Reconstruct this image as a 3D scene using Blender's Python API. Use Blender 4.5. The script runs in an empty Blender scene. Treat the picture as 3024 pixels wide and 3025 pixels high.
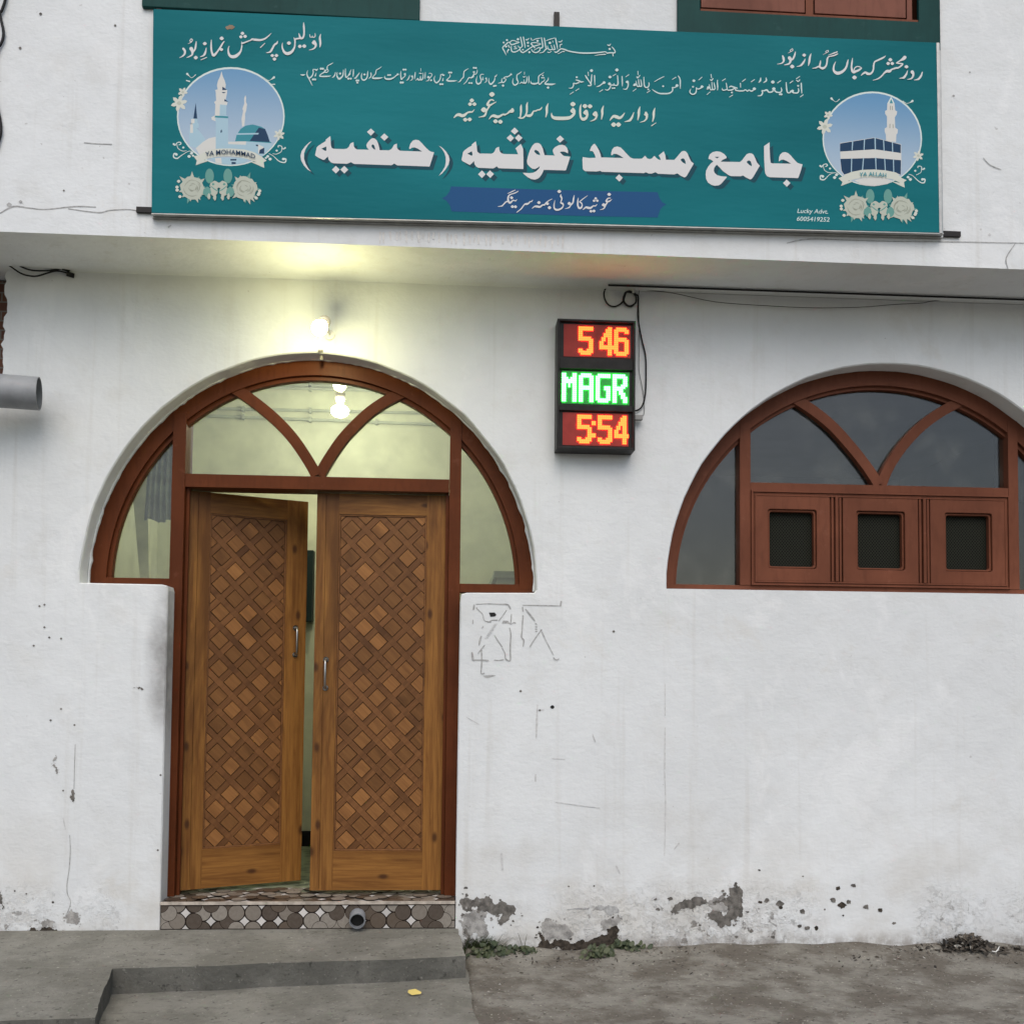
import bpy, bmesh, math, random
from mathutils import Vector, Matrix, noise
from mathutils.geometry import tessellate_polygon
random.seed(7)
S = bpy.context.scene
C = S.collection
R = math.radians
# ------------------------------------------------------------------ camera (metres; facade plane Y = 0, street towards -Y)
F_PX, CX, CY = 3028.0, 1512.0, 1873.0
EYE = Vector((0, -5.3, 1.37))
AX = Vector((0.99789657, 0.01314456, 0.06347964))      # facade directions seen from the camera (right, down, forward)
AY = Vector((-0.06405234, 0.04906479, 0.99673966))
AZ = Vector((0.00998709, -0.9987091, 0.04980353))
rot = Matrix(((AX.x, -AX.y, -AX.z), (AY.x, -AY.y, -AY.z), (AZ.x, -AZ.y, -AZ.z)))
cam = bpy.data.cameras.new('camera')
cam_o = bpy.data.objects.new('camera', cam); C.objects.link(cam_o)
cam_o.matrix_world = Matrix.Translation(EYE) @ rot.to_4x4()
cam.sensor_fit = 'HORIZONTAL'; cam.sensor_width = 36; cam.lens = F_PX / 3024 * 36
cam.shift_x = 0.0; cam.shift_y = (CY - 1512.5) / 3024
cam.clip_start = 0.05; cam.clip_end = 3000
S.camera = cam_o

# ------------------------------------------------------------------ world, sun, exposure
W_ = bpy.data.worlds.new('World'); S.world = W_; W_.use_nodes = True
SUN_EL = R(48)
nt = W_.node_tree; bg = nt.nodes['Background']
sky = nt.nodes.new('ShaderNodeTexSky'); sky.sky_type = 'NISHITA'; sky.sun_disc = False
sky.sun_elevation = SUN_EL; sky.sun_rotation = math.pi; sky.air_density = 1.0; sky.dust_density = 2.4; sky.ozone_density = 0.9
nt.links.new(sky.outputs[0], bg.inputs[0]); bg.inputs[1].default_value = 0.11
sl = bpy.data.lights.new('sun', 'SUN'); sl.energy = 0.95; sl.angle = R(55); sl.color = (1.0, 0.955, 0.90)
so = bpy.data.objects.new('sun', sl); C.objects.link(so)
so.rotation_euler = Vector((0, -math.cos(SUN_EL), math.sin(SUN_EL))).to_track_quat('Z', 'Y').to_euler()
S.view_settings.view_transform = 'Standard'; S.view_settings.look = 'None'
S.view_settings.gamma = 1.0; S.view_settings.exposure = 0.50; S.view_settings.use_curve_mapping = False

# ------------------------------------------------------------------ helpers
def _ray(px, py):
    d = Vector((px - CX, py - CY, F_PX))
    return Vector((AX.dot(d), AY.dot(d), AZ.dot(d)))
def at(px, py, Y=0.0):                       # a measured point of the photograph, on the vertical plane Y
    d = _ray(px, py); return EYE + d * ((Y - EYE.y) / d.y)
def atz(px, py, Z=0.0):                      # the same on a level plane Z
    d = _ray(px, py); return EYE + d * ((Z - EYE.z) / d.z)

def tag(o, label=None, cat=None, group=None, kind=None):
    if label: o['label'] = label
    if cat: o['category'] = cat
    if group: o['group'] = group
    if kind: o['kind'] = kind
    return o
def empty(name, loc, label, cat, group=None):
    o = bpy.data.objects.new(name, None); C.objects.link(o); o.location = loc; o.empty_display_size = .1
    return tag(o, label, cat, group)
bpy_update = bpy.context.view_layer.update

class MB:
    def __init__(self): self.v = []; self.f = []; self.m = []
    def add(self, vs, fs, m=0):
        b = len(self.v); self.v += [tuple(v) for v in vs]
        self.f += [tuple(b + i for i in f) for f in fs]; self.m += [m] * len(fs)
    def box(self, x0, x1, y0, y1, z0, z1, m=0):
        self.add([(x0,y0,z0),(x1,y0,z0),(x1,y1,z0),(x0,y1,z0),(x0,y0,z1),(x1,y0,z1),(x1,y1,z1),(x0,y1,z1)],
                 [(0,1,5,4),(1,2,6,5),(2,3,7,6),(3,0,4,7),(4,5,6,7),(3,2,1,0)], m)
    def prism(self, outer, holes=(), y0=0.0, y1=0.1, m=0, back=True):   # polygons in (x,z), y0 = front
        loops = [list(outer)] + [list(h) for h in holes]
        flat = [p for l in loops for p in l]
        tri = tessellate_polygon([[Vector((p[0], p[1], 0)) for p in l] for l in loops])
        n = len(flat)
        vs = [(p[0], y0, p[1]) for p in flat] + [(p[0], y1, p[1]) for p in flat]
        fs = []
        for t in tri:
            a, b, c = (flat[i] for i in t)
            if (b[0]-a[0])*(c[1]-a[1]) - (b[1]-a[1])*(c[0]-a[0]) < 0: t = (t[0], t[2], t[1])
            fs.append(tuple(t))
            if back: fs.append((t[2]+n, t[1]+n, t[0]+n))
        k = 0
        for li, l in enumerate(loops):
            area = sum(l[i][0]*l[(i+1) % len(l)][1] - l[(i+1) % len(l)][0]*l[i][1] for i in range(len(l)))
            ccw = area > 0
            if li > 0: ccw = not ccw
            for i in range(len(l)):
                a, b = k + i, k + (i+1) % len(l)
                fs.append((b, a, a+n, b+n) if ccw else (a, b, b+n, a+n))
            k += len(l)
        self.add(vs, fs, m)
    def tube(self, pts, r, n=10, m=0, caps=True):
        pts = [Vector(p) for p in pts]; rings = []
        up = Vector((0, 0, 1))
        for i, p in enumerate(pts):
            t = (pts[min(i+1, len(pts)-1)] - pts[max(i-1, 0)]).normalized()
            if abs(t.dot(up)) > .95: up = Vector((0, 1, 0)) if abs(t.y) < .9 else Vector((1, 0, 0))
            a = t.cross(up).normalized(); b = a.cross(t).normalized(); up = b
            rr = r[i] if isinstance(r, (list, tuple)) else r
            rings.append([p + (a*math.cos(q) + b*math.sin(q))*rr for q in (2*math.pi*k/n for k in range(n))])
        vs = [v for g in rings for v in g]; fs = []
        for i in range(len(rings)-1):
            for k in range(n):
                fs.append((i*n+k, i*n+(k+1) % n, (i+1)*n+(k+1) % n, (i+1)*n+k))
        if caps: fs += [tuple(range(n)), tuple(range(len(vs)-1, len(vs)-n-1, -1))]
        self.add(vs, fs, m)
    def bar(self, pts, w, y0, y1, m=0):       # flat bar of width w following a path in (x,z)
        P = [Vector(p) for p in pts]; L = []; Rr = []
        for i, p in enumerate(P):
            t = (P[min(i+1, len(P)-1)] - P[max(i-1, 0)]).normalized(); nrm = Vector((-t.y, t.x))
            L.append(p + nrm*w/2); Rr.append(p - nrm*w/2)
        vs = []
        for a, b in zip(L, Rr): vs += [(a.x,y0,a.y),(b.x,y0,b.y),(b.x,y1,b.y),(a.x,y1,a.y)]
        fs = []
        for i in range(len(P)-1):
            o = i*4
            for k in range(4): fs.append((o+k, o+(k+1) % 4, o+4+(k+1) % 4, o+4+k))
        e = len(vs)-4; fs += [(3,2,1,0), (e,e+1,e+2,e+3)]
        self.add(vs, fs, m)
    def build(self, name, mat, parent=None, bevel=0, smooth=False, weld=False, seg=2):
        me = bpy.data.meshes.new(name); me.from_pydata(self.v, [], self.f)
        mats = mat if isinstance(mat, (list, tuple)) else [mat]
        for q in mats: me.materials.append(q)
        me.polygons.foreach_set('material_index', self.m)
        if smooth: me.polygons.foreach_set('use_smooth', [True]*len(me.polygons))
        bm = bmesh.new(); bm.from_mesh(me)
        if weld: bmesh.ops.remove_doubles(bm, verts=bm.verts, dist=1e-5)
        bmesh.ops.recalc_face_normals(bm, faces=bm.faces) if weld else None
        bm.to_mesh(me); bm.free(); me.update()
        o = bpy.data.objects.new(name, me); C.objects.link(o)
        if parent:
            o.parent = parent
            if parent.type == 'EMPTY': o.location = -Vector(parent.location) if not parent.get('_local') else (0, 0, 0)
        if bevel:
            b = o.modifiers.new('bevel', 'BEVEL'); b.width = bevel; b.segments = seg; b.limit_method = 'ANGLE'; b.angle_limit = R(35)
            b.use_clamp_overlap = True
        return o

# ------------------------------------------------------------------ materials
class N:
    def __init__(self, name):
        self.mat = bpy.data.materials.new(name); self.mat.use_nodes = True
        self.t = self.mat.node_tree; self.p = self.t.nodes['Principled BSDF']; self.out = self.t.nodes['Material Output']
    def n(self, typ, **kw):
        x = self.t.nodes.new(typ)
        for k, v in kw.items():
            if k.startswith('i_'):
                s = k[2:]; s = int(s) if s.isdigit() else s.replace('_', ' ')
                x.inputs[s].default_value = v
            else: setattr(x, k, v)
        return x
    def l(self, a, b): self.t.links.new(a, b)
    def coord(self): return self.n('ShaderNodeTexCoord').outputs['Object']
    def mapping(self, vec, scale=(1,1,1), rot=(0,0,0), loc=(0,0,0)):
        m = self.n('ShaderNodeMapping'); self.l(vec, m.inputs[0])
        m.inputs['Scale'].default_value = scale; m.inputs['Rotation'].default_value = rot; m.inputs['Location'].default_value = loc
        return m.outputs[0]
    def noise(self, vec, scale, detail=5, rough=.55, dist=0):
        x = self.n('ShaderNodeTexNoise'); self.l(vec, x.inputs['Vector'])
        x.inputs['Scale'].default_value = scale; x.inputs['Detail'].default_value = detail
        x.inputs['Roughness'].default_value = rough; x.inputs['Distortion'].default_value = dist
        return x.outputs['Fac']
    def ramp(self, fac, a, b, lo=0.0, hi=1.0):
        x = self.n('ShaderNodeMapRange'); x.interpolation_type = 'SMOOTHSTEP'
        self.l(fac, x.inputs['Value'])
        x.inputs['From Min'].default_value = a; x.inputs['From Max'].default_value = b
        x.inputs['To Min'].default_value = lo; x.inputs['To Max'].default_value = hi
        return x.outputs[0]
    def math(self, op, a, b=0.0):
        x = self.n('ShaderNodeMath', operation=op)
        for i, q in enumerate((a, b)):
            if isinstance(q, (int, float)): x.inputs[i].default_value = q
            else: self.l(q, x.inputs[i])
        return x.outputs[0]
    def mix(self, fac, a, b):
        x = self.n('ShaderNodeMix', data_type='RGBA')
        for i, q in ((0, fac), (6, a), (7, b)):
            if isinstance(q, (int, float)): x.inputs[i].default_value = q
            elif isinstance(q, tuple): x.inputs[i].default_value = (*q, 1) if len(q) == 3 else q
            else: self.l(q, x.inputs[i])
        return x.outputs[2]
    def bump(self, h, strength=.3, dist=.01, nrm=None):
        x = self.n('ShaderNodeBump'); self.l(h, x.inputs['Height'])
        x.inputs['Strength'].default_value = strength; x.inputs['Distance'].default_value = dist
        if nrm is not None: self.l(nrm, x.inputs['Normal'])
        return x.outputs[0]
    def done(self, col=None, rough=.6, bump=None, metal=0, spec=None):
        p = self.p
        if col is not None:
            if isinstance(col, tuple): p.inputs['Base Color'].default_value = (*col, 1)
            else: self.l(col, p.inputs['Base Color'])
        if isinstance(rough, (int, float)): p.inputs['Roughness'].default_value = rough
        else: self.l(rough, p.inputs['Roughness'])
        p.inputs['Metallic'].default_value = metal
        if spec is not None: p.inputs['Specular IOR Level'].default_value = spec
        if bump is not None: self.l(bump, p.inputs['Normal'])
        return self.mat

def simple(name, col, rough=.6, metal=0, var=.12, scale=8, bump=.0, spec=None):
    q = N(name); v = q.coord(); f = q.noise(v, scale, 6)
    c = q.mix(q.ramp(f, .3, .7), tuple(max(0, x*(1-var)) for x in col), tuple(min(1, x*(1+var)) for x in col))
    b = q.bump(q.noise(v, scale*9, 4), bump, .004) if bump else None
    return q.done(c, rough, b, metal, .22 if spec is None else spec)

def plaster(name, low_damage=True, base=(.735, .756, .752), fine=True):
    q = N(name); v = q.coord()
    sep = q.n('ShaderNodeSeparateXYZ'); q.l(v, sep.inputs[0]); X, Z = sep.outputs[0], sep.outputs[2]
    big = q.noise(v, .9, 6, .6); mid = q.noise(v, 5, 6, .6)
    c = q.mix(q.ramp(big, .35, .7), tuple(x*.90 for x in base), base)
    c = q.mix(q.ramp(mid, .50, .72, 0, .38), c, (.60, .60, .57))
    c = q.mix(q.ramp(q.noise(q.mapping(v, (1, 1, .7)), 2.1, 7, .65, .6), .56, .64, 0, .30), c, (.82, .83, .82))
    c = q.mix(q.ramp(q.noise(v, 1.7, 6, .7, .4), .60, .70, 0, .30), c, (.60, .575, .51))
    streak = q.noise(q.mapping(v, (9, 9, .35)), 1.6, 4, .6)
    c = q.mix(q.ramp(streak, .55, .75, 0, .34), c, (.55, .54, .50))
    spots = q.noise(v, 34, 3, .5)
    c = q.mix(q.ramp(spots, .73, .76, 0, .45), c, (.33, .31, .29))
    h = q.math('ADD', q.math('MULTIPLY', q.noise(v, 3.5, 4, .5), 2.6), q.math('MULTIPLY', q.noise(q.mapping(v, (1, 1, 1.6)), 38, 5, .6), .30))
    if low_damage:
        damp = q.math('MULTIPLY', q.ramp(Z, 1.0, .08), q.ramp(q.noise(v, 2.6, 7, .62), .38, .66))
        c = q.mix(q.math('MULTIPLY', damp, .5), c, (.50, .47, .41))
        zone = q.ramp(q.noise(q.mapping(v, (1, 1, .4)), 1.1, 3, .5), .42, .60); salt = q.math('MULTIPLY', q.math('MULTIPLY', q.ramp(Z, .42, .06), zone), q.ramp(q.noise(v, 19, 7, .72), .44, .60))
        c = q.mix(q.math('MULTIPLY', salt, .42), c, (.36, .33, .29))
        fl = q.noise(v, 15, 7, .72, .3)
        chip = q.math('MULTIPLY', q.math('MULTIPLY', q.ramp(Z, .40, .12), zone), q.ramp(fl, .575, .60))
        c = q.mix(q.math('MULTIPLY', chip, .8), c, (.20, .185, .165))
        edge = q.math('MULTIPLY', q.ramp(Z, .12, .03), q.ramp(q.noise(v, 11, 6, .7), .35, .6))
        c = q.mix(q.math('MULTIPLY', edge, .7), c, (.22, .19, .16))
        # soot and hand dirt beside the left jamb
        dx = q.math('DIVIDE', q.math('SUBTRACT', X, -1.395), .15); dz = q.math('DIVIDE', q.math('SUBTRACT', Z, 1.47), .50)
        d = q.math('ADD', q.math('MULTIPLY', dx, dx), q.math('MULTIPLY', dz, dz))
        so_ = q.math('MULTIPLY', q.ramp(d, 1.0, .0), q.ramp(q.noise(v, 6, 6, .6), .12, .78))
        c = q.mix(q.math('MULTIPLY', so_, .80), c, (.14, .125, .115))
        h = q.math('ADD', h, q.math('MULTIPLY', q.math('ADD', chip, salt), -1.4))
        h = q.math('ADD', h, q.math('MULTIPLY', q.math('MULTIPLY', q.math('MULTIPLY', q.ramp(Z, .55, .05), zone), q.noise(v, 30, 7, .68)), 1.3))
    return q.done(c, .85, q.bump(h, .46, .013), spec=.15)

def wood(name, rotv, light=(.285, .128, .029), dark=(.135, .050, .011), isl=.5, knots=True):
    q = N(name); v0 = q.coord()
    geo = q.n('ShaderNodeNewGeometry'); rnd = geo.outputs['Random Per Island']
    add = q.n('ShaderNodeVectorMath', operation='ADD'); q.l(v0, add.inputs[0])
    cmb = q.n('ShaderNodeCombineXYZ')
    q.l(q.math('MULTIPLY', rnd, 7.3), cmb.inputs[0]); q.l(q.math('MULTIPLY', rnd, 3.1), cmb.inputs[1]); q.l(q.math('MULTIPLY', rnd, 5.7), cmb.inputs[2])
    q.l(cmb.outputs[0], add.inputs[1])
    r = q.mapping(add.outputs[0], (1, 1, 1), rotv)
    v = q.mapping(r, (1, 1, .055))
    g1 = q.noise(v, 48, 6, .62, .5); g2 = q.noise(v, 110, 4, .6); g3 = q.noise(q.mapping(r, (1, 1, .25)), 4.2, 5, .6, .8)
    c = q.mix(q.ramp(g1, .22, .70), dark, light)
    c = q.mix(q.ramp(g2, .45, .75, 0, .35), c, tuple(x*.6 for x in dark))
    c = q.mix(q.ramp(g3, .50, .70, 0, .85), c, tuple(x*.65 for x in dark))
    if knots:
        sp_ = q.n('ShaderNodeSeparateXYZ'); q.l(r, sp_.inputs[0]); cb_ = q.n('ShaderNodeCombineXYZ'); q.l(q.math('MULTIPLY', sp_.outputs[0], 5.2), cb_.inputs[0]); q.l(q.math('MULTIPLY', sp_.outputs[2], 2.6), cb_.inputs[1]); vo = q.n('ShaderNodeTexVoronoi', voronoi_dimensions='2D'); q.l(cb_.outputs[0], vo.inputs['Vector']); vo.inputs['Scale'].default_value = 1.0
        k = q.ramp(vo.outputs['Distance'], .105, .025)
        c = q.mix(q.math('MULTIPLY', k, .85), c, (.045, .016, .006))
    hs = q.n('ShaderNodeHueSaturation'); q.l(c, hs.inputs['Color'])
    q.l(q.ramp(rnd, 0, 1, 1-isl, 1+isl*.55), hs.inputs['Value'])
    return q.done(hs.outputs[0], .5, q.bump(g1, .12, .003), spec=.2)

def painted(name, col, rough=.42, wear=.25):
    q = N(name); v = q.coord()
    a = q.noise(v, 3, 5); b = q.noise(q.mapping(v, (1, 1, .2)), 40, 5)
    c = q.mix(q.ramp(a, .3, .75), tuple(x*.8 for x in col), tuple(min(1, x*1.15) for x in col))
    c = q.mix(q.ramp(b, .46, .72, 0, wear*1.3), c, tuple(x*.55 for x in col))
    c = q.mix(q.ramp(q.noise(v, 11, 8, .75), .60, .68, 0, .35), c, tuple(min(1, x*1.3+.02) for x in col))
    return q.done(c, rough, q.bump(b, .10, .003), spec=.09)

def glass(name, dirt=.02, tint=(.93, .95, .93)):
    q = N(name); t = q.t
    tr = q.n('ShaderNodeBsdfTransparent'); tr.inputs[0].default_value = (*tint, 1)
    gl = q.n('ShaderNodeBsdfGlossy'); gl.inputs['Roughness'].default_value = .015
    lw = q.n('ShaderNodeLayerWeight'); lw.inputs['Blend'].default_value = .5
    fac = q.math('ADD', q.math('MULTIPLY', q.math('POWER', lw.outputs['Facing'], 5), .9), .045)
    m1 = q.n('ShaderNodeMixShader'); q.l(fac, m1.inputs[0]); q.l(tr.outputs[0], m1.inputs[1]); q.l(gl.outputs[0], m1.inputs[2])
    df = q.n('ShaderNodeBsdfDiffuse'); df.inputs[0].default_value = (.55, .56, .50, 1)
    v = q.coord()
    df_f = q.ramp(q.noise(v, 5, 6, .65), .45, .8, dirt*.3, dirt*2.2)
    m2 = q.n('ShaderNodeMixShader'); q.l(df_f, m2.inputs[0]); q.l(m1.outputs[0], m2.inputs[1]); q.l(df.outputs[0], m2.inputs[2])
    q.l(m2.outputs[0], q.out.inputs[0]); return q.mat

def emis(name, col, strength):
    q = N(name); q.p.inputs['Base Color'].default_value = (*[min(1, x) for x in col], 1)
    q.p.inputs['Emission Color'].default_value = (*col, 1); q.p.inputs['Emission Strength'].default_value = strength
    return q.mat

def ground_mat(name, a, b, dark, pebble=.3, scale=1.0, bump=.5):
    q = N(name); v = q.coord()
    c = q.mix(q.ramp(q.noise(v, 3.2*scale, 8, .68), .40, .62), a, b)
    c = q.mix(q.ramp(q.noise(q.mapping(v, (1, 1.8, 1)), 12*scale, 7, .7), .52, .72, 0, .42), c, dark)
    sp = q.noise(v, 52*scale, 4, .6)
    c = q.mix(q.ramp(sp, .62, .70, 0, pebble), c, tuple(min(1, x*1.7) for x in b))
    c = q.mix(q.ramp(q.noise(v, 34*scale, 5, .65), .58, .68, 0, .65), c, tuple(x*.45 for x in dark))
    h = q.math('ADD', q.noise(v, 24*scale, 7, .7), q.math('MULTIPLY', sp, .4))
    return q.done(c, .92, q.bump(h, bump, .012), spec=.15)

M = {}
M['wall'] = plaster('white_plaster')
M['wall_up'] = plaster('white_plaster_upper', False)
M['peel'] = simple('bare_grey_render', (.15, .14, .125), .95, var=.45, scale=30, bump=.8)
M['peel2'] = simple('stained_render', (.33, .32, .30), .95, var=.35, scale=24, bump=.8)
M['dark_hole'] = simple('crumbled_dark_mortar', (.055, .045, .035), .95, var=.5, scale=40, bump=.9)
M['scuff'] = simple('grey_scuff', (.38, .38, .37), .9, var=.25, scale=60)
M['scuff_lt'] = simple('pale_grey_scuff', (.56, .56, .55), .9, var=.15, scale=60)
M['crust'] = simple('loose_white_crust', (.70, .69, .66), .9, var=.1, scale=40, bump=.6)
M['wz'] = wood('pine_upright_grain', (0, 0, 0), isl=.12)
M['wx'] = wood('pine_level_grain', (0, R(90), 0), isl=.12)
M['wd'] = wood('lattice_tile_wood', (0, R(45), 0), (.255, .115, .036), (.175, .073, .022), isl=.30, knots=False)
M['ws'] = wood('lattice_strip_wood', (0, R(-45), 0), (.185, .080, .027), (.125, .051, .017), isl=.16, knots=False)
M['groove'] = simple('dark_groove', (.012, .005, .003), .9, spec=0)
M['dframe'] = painted('red_brown_door_paint', (.105, .029, .010))
M['wframe'] = painted('brick_red_window_paint', (.165, .058, .032), .48)
M['up_shutter'] = painted('faded_red_shutter_paint', (.185, .075, .052), .6)
M['green'] = painted('dark_green_paint', (.008, .050, .046), .45, .15)
M['glass'] = glass('window_glass', .030)
M['glass_lobby'] = glass('dusty_fan_glass', .025)
M['metal'] = simple('brushed_steel', (.42, .41, .39), .3, 1, .08, 30)
M['black'] = simple('black_rubber', (.012, .012, .012), .5)
M['black_metal'] = simple('black_painted_steel', (.016, .014, .013), .45)
M['silver'] = simple('aluminium_edge', (.36, .36, .34), .38, .7, .1, 20)
M['pvc'] = simple('grey_pvc', (.26, .27, .28), .38, 0, .14, 10)
M['pvc_in'] = simple('pvc_inside', (.20, .21, .22), .6)
M['lobby'] = simple('cream_green_lobby_paint', (.62, .635, .47), .8, 0, .10, 5, .2)
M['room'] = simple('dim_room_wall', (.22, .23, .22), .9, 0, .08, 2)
M['ceil'] = simple('interior_ceiling', (.62, .62, .54), .9)
M['skirt'] = simple('black_skirting', (.012, .012, .012), .4)
M['iron'] = simple('dark_board', (.010, .022, .020), .6)
M['concrete'] = ground_mat('trowelled_concrete', (.188, .180, .150), (.258, .248, .211), (.105, .100, .083), .6, 1.0, .9)
M['concrete_face'] = ground_mat('shaded_riser_concrete', (.105, .103, .090), (.150, .146, .128), (.066, .064, .055), .5, 1.0, .9)  # darker copy of the concrete, painting shade on the upright faces
M['soil'] = ground_mat('trodden_earth', (.145, .128, .104), (.265, .250, .212), (.066, .055, .043), .8, 1.0, 1.0)
M['ridge_dark'] = simple('unseen_ridge_green', (.05, .062, .045), .95, 0, .4, .05)  # for the unseen ridge added behind the camera to darken reflections
M['teal'] = None
def teal():
    q = N('teal_flex_print'); v = q.coord()
    c = q.mix(q.ramp(q.noise(q.mapping(v, (.5, 1, 1.2)), .7, 3), .3, .75), (.005, .115, .134), (.013, .190, .212))
    h = q.noise(q.mapping(v, (.6, 1, 2.2)), 2.2, 4)
    return q.done(c, .55, q.bump(h, .30, .03), spec=.06)
M['teal'] = teal()
def flat(name, col, rough=.5): return N(name).done(col, rough, spec=.12)
M['ink'] = flat('white_print', (.66, .66, .65))
M['ink_c'] = flat('cream_print', (.62, .66, .58))
M['ink_lt'] = flat('pale_print', (.56, .68, .66))
M['inkshadow'] = flat('dark_teal_print', (.006, .060, .085))
M['inkblue'] = flat('blue_print', (.010, .075, .200))

# ------------------------------------------------------------------ drawing on flat surfaces (coordinates measured on enlargements of the photograph)
def conv(o, s): return lambda x, y: (o[0] + x/s, o[1] + y/s)
def parse(t): return [tuple(float(q) for q in p.split(',')) for p in t.split()]
def smooth(pts, n=4):
    if len(pts) < 3: return pts
    out = []
    for i in range(len(pts)-1):
        p0, p1, p2, p3 = pts[max(i-1, 0)], pts[i], pts[i+1], pts[min(i+2, len(pts)-1)]
        for k in range(n):
            t = k/n
            out.append(tuple(.5*((2*b) + (c-a)*t + (2*a-5*b+4*c-d)*t*t + (3*b-a-3*c+d)*t**3) for a, b, c, d in zip(p0, p1, p2, p3)))
    out.append(pts[-1]); return out
def peel(ink, pts, cv, m, seed, sats=26, spread=.16):
    rd = random.Random(seed); q = jag(pts, 4, .30, seed); ink.poly(q, cv, m=m)
    w = max(p[0] for p in pts)-min(p[0] for p in pts); h = max(p[1] for p in pts)-min(p[1] for p in pts)
    for k in range(sats):
        p = q[rd.randrange(len(q))]; r0 = min(w, h)*rd.uniform(.012, .06)
        cx, cy = p[0]+rd.gauss(0, spread)*min(w, h), p[1]+rd.gauss(0, spread)*min(w, h)
        ink.poly(jag([(cx+r0*math.cos(t)*rd.uniform(.5, 1.8), cy+r0*math.sin(t)*rd.uniform(.5, 1.2)) for t in (j*1.05 for j in range(6))], 2, .3, k), cv, m=m)
class Ink:
    """flat print: collects strokes, dots and filled shapes on one vertical plane"""
    def __init__(self, Y, cyc=14, st=.00016): self.Y = Y; self.mb = MB(); self.k = 0; self.cyc = cyc; self.st = st
    def lift(self): self.k = (self.k+1) % self.cyc; return self.Y - self.k*self.st
    def stroke(self, pts, cv, m=0, sub=4, wk=1.0):
        y = self.lift(); q = smooth(pts, sub); L = []; Rr = []; s = cv(1, 0)[0]-cv(0, 0)[0]
        for i, p in enumerate(q):
            a, b = q[max(i-1, 0)], q[min(i+1, len(q)-1)]
            tx, ty = b[0]-a[0], b[1]-a[1]; l = math.hypot(tx, ty) or 1; nx, ny = -ty/l, tx/l
            w = max(p[2]*wk, 4)/2
            L.append((p[0]+nx*w, p[1]+ny*w)); Rr.append((p[0]-nx*w, p[1]-ny*w))
        vs = []
        for i, (a, b) in enumerate(zip(L, Rr)):
            yy = y - i*.000004
            vs += [at(*cv(*a), yy), at(*cv(*b), yy)]
        fs = [(2*i, 2*i+2, 2*i+3, 2*i+1) for i in range(len(q)-1)]
        self.mb.add(vs, fs, m)
        for e, sgn in ((0, -1), (len(q)-1, 1)):                   # round ends
            p = q[e]; o = q[1] if e == 0 else q[-2]; w = max(p[2]*wk, 4)/2
            ang = math.atan2(p[1]-o[1], p[0]-o[0])
            self.mb.add([at(*cv(p[0]+w*math.cos(ang+t), p[1]+w*math.sin(ang+t)), y) for t in (-1.57, -.9, -.3, .3, .9, 1.57)], [(0, 1, 2, 3, 4, 5)], m)
    def dot(self, x, y, r, cv, m=0, e=1.35):
        yy = self.lift(); vs = []
        for k in range(16):
            t = 2*math.pi*k/16; c, s = math.cos(t), math.sin(t)
            vs.append(at(*cv(x + r*math.copysign(abs(c)**e, c)*1.12, y + r*math.copysign(abs(s)**e, s)), yy))
        self.mb.add(vs, [tuple(range(16))], m)
    def poly(self, outer, cv, holes=(), m=0, dx=0, dy=0, Y=None):
        yy = self.lift() if Y is None else Y
        loops = [[at(*cv(p[0]+dx, p[1]+dy), yy) for p in l] for l in [outer]+list(holes)]
        fl = [p for l in loops for p in l]
        tri = tessellate_polygon([[Vector((p.x, p.z, 0)) for p in l] for l in loops])
        self.mb.add(fl, [tuple(t) for t in tri], m)
    def script(self, cv, txt, m=0, wk=1.0, dk=1.0):
        for ln in txt.strip().split('\n'):
            ln = ln.strip()
            if not ln: continue
            if ln[0] == 'D':
                for p in parse(ln[1:]): self.dot(p[0], p[1], p[2]*dk, cv, m)
            else:
                self.stroke(parse(ln), cv, m, wk=wk)
def jag(pts, it=3, amp=.22, seed=1):
    rnd = random.Random(seed)
    for _ in range(it):
        out = []
        for i, p in enumerate(pts):
            q = pts[(i+1) % len(pts)]; dx, dy = q[0]-p[0], q[1]-p[1]; k = rnd.uniform(-amp, amp)
            out += [p, (p[0]+dx*.5-dy*k, p[1]+dy*.5+dx*k)]
        pts = out
    return pts

# ================================================================== SETTING: ground, and an unseen ridge added to darken pane reflections
gx = [-400, -120, -40, -15, -6] + [-3.2+.035*i for i in range(226)] + [6, 12, 40, 120, 400]
gy = [-400, -120, -40, -15, -7, -4] + [-2.4+.03*i for i in range(84)] + [.6, 3, 12, 60, 300]
vs = []
for y in gy:
    for x in gx:
        near = -3.3 < x < 4.8 and -2.5 < y < .3
        z = -.02
        if near:
            z = noise.fractal(Vector((x*2.2, y*3.0, 0)), .9, 2.0, 5)*.011 + noise.noise(Vector((x*.8, y*1.2, 4)))*.014
            z += .030*math.exp(-abs(y)/.10)*(1+.8*noise.noise(Vector((x*4, 0, 2)))) + .004
        if x < .115: z -= .09
        vs.append((x, y, z))
nx = len(gx)
mb = MB(); mb.add(vs, [(j*nx+i, j*nx+i+1, (j+1)*nx+i+1, (j+1)*nx+i) for j in range(len(gy)-1) for i in range(nx-1)])
tag(mb.build('ground', M['soil'], smooth=True), kind='structure')
mb = MB(); ridge = []
for i in range(81):
    x = -220 + i*5.5; h = 7 + 2.2*noise.noise(Vector((x*.012, 1, 0))) + .5*noise.noise(Vector((x*.07, 3, 0)))
    ridge += [(x, -62, -.5), (x, -70, h*.7), (x, -84, h), (x, -140, -.5)]
mb.add(ridge, [(i*4+k, i*4+4+k, i*4+5+k, i*4+1+k) for i in range(80) for k in range(3)])
tag(mb.build('unseen_ridge', M['ridge_dark'], smooth=True), kind='structure')

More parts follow.
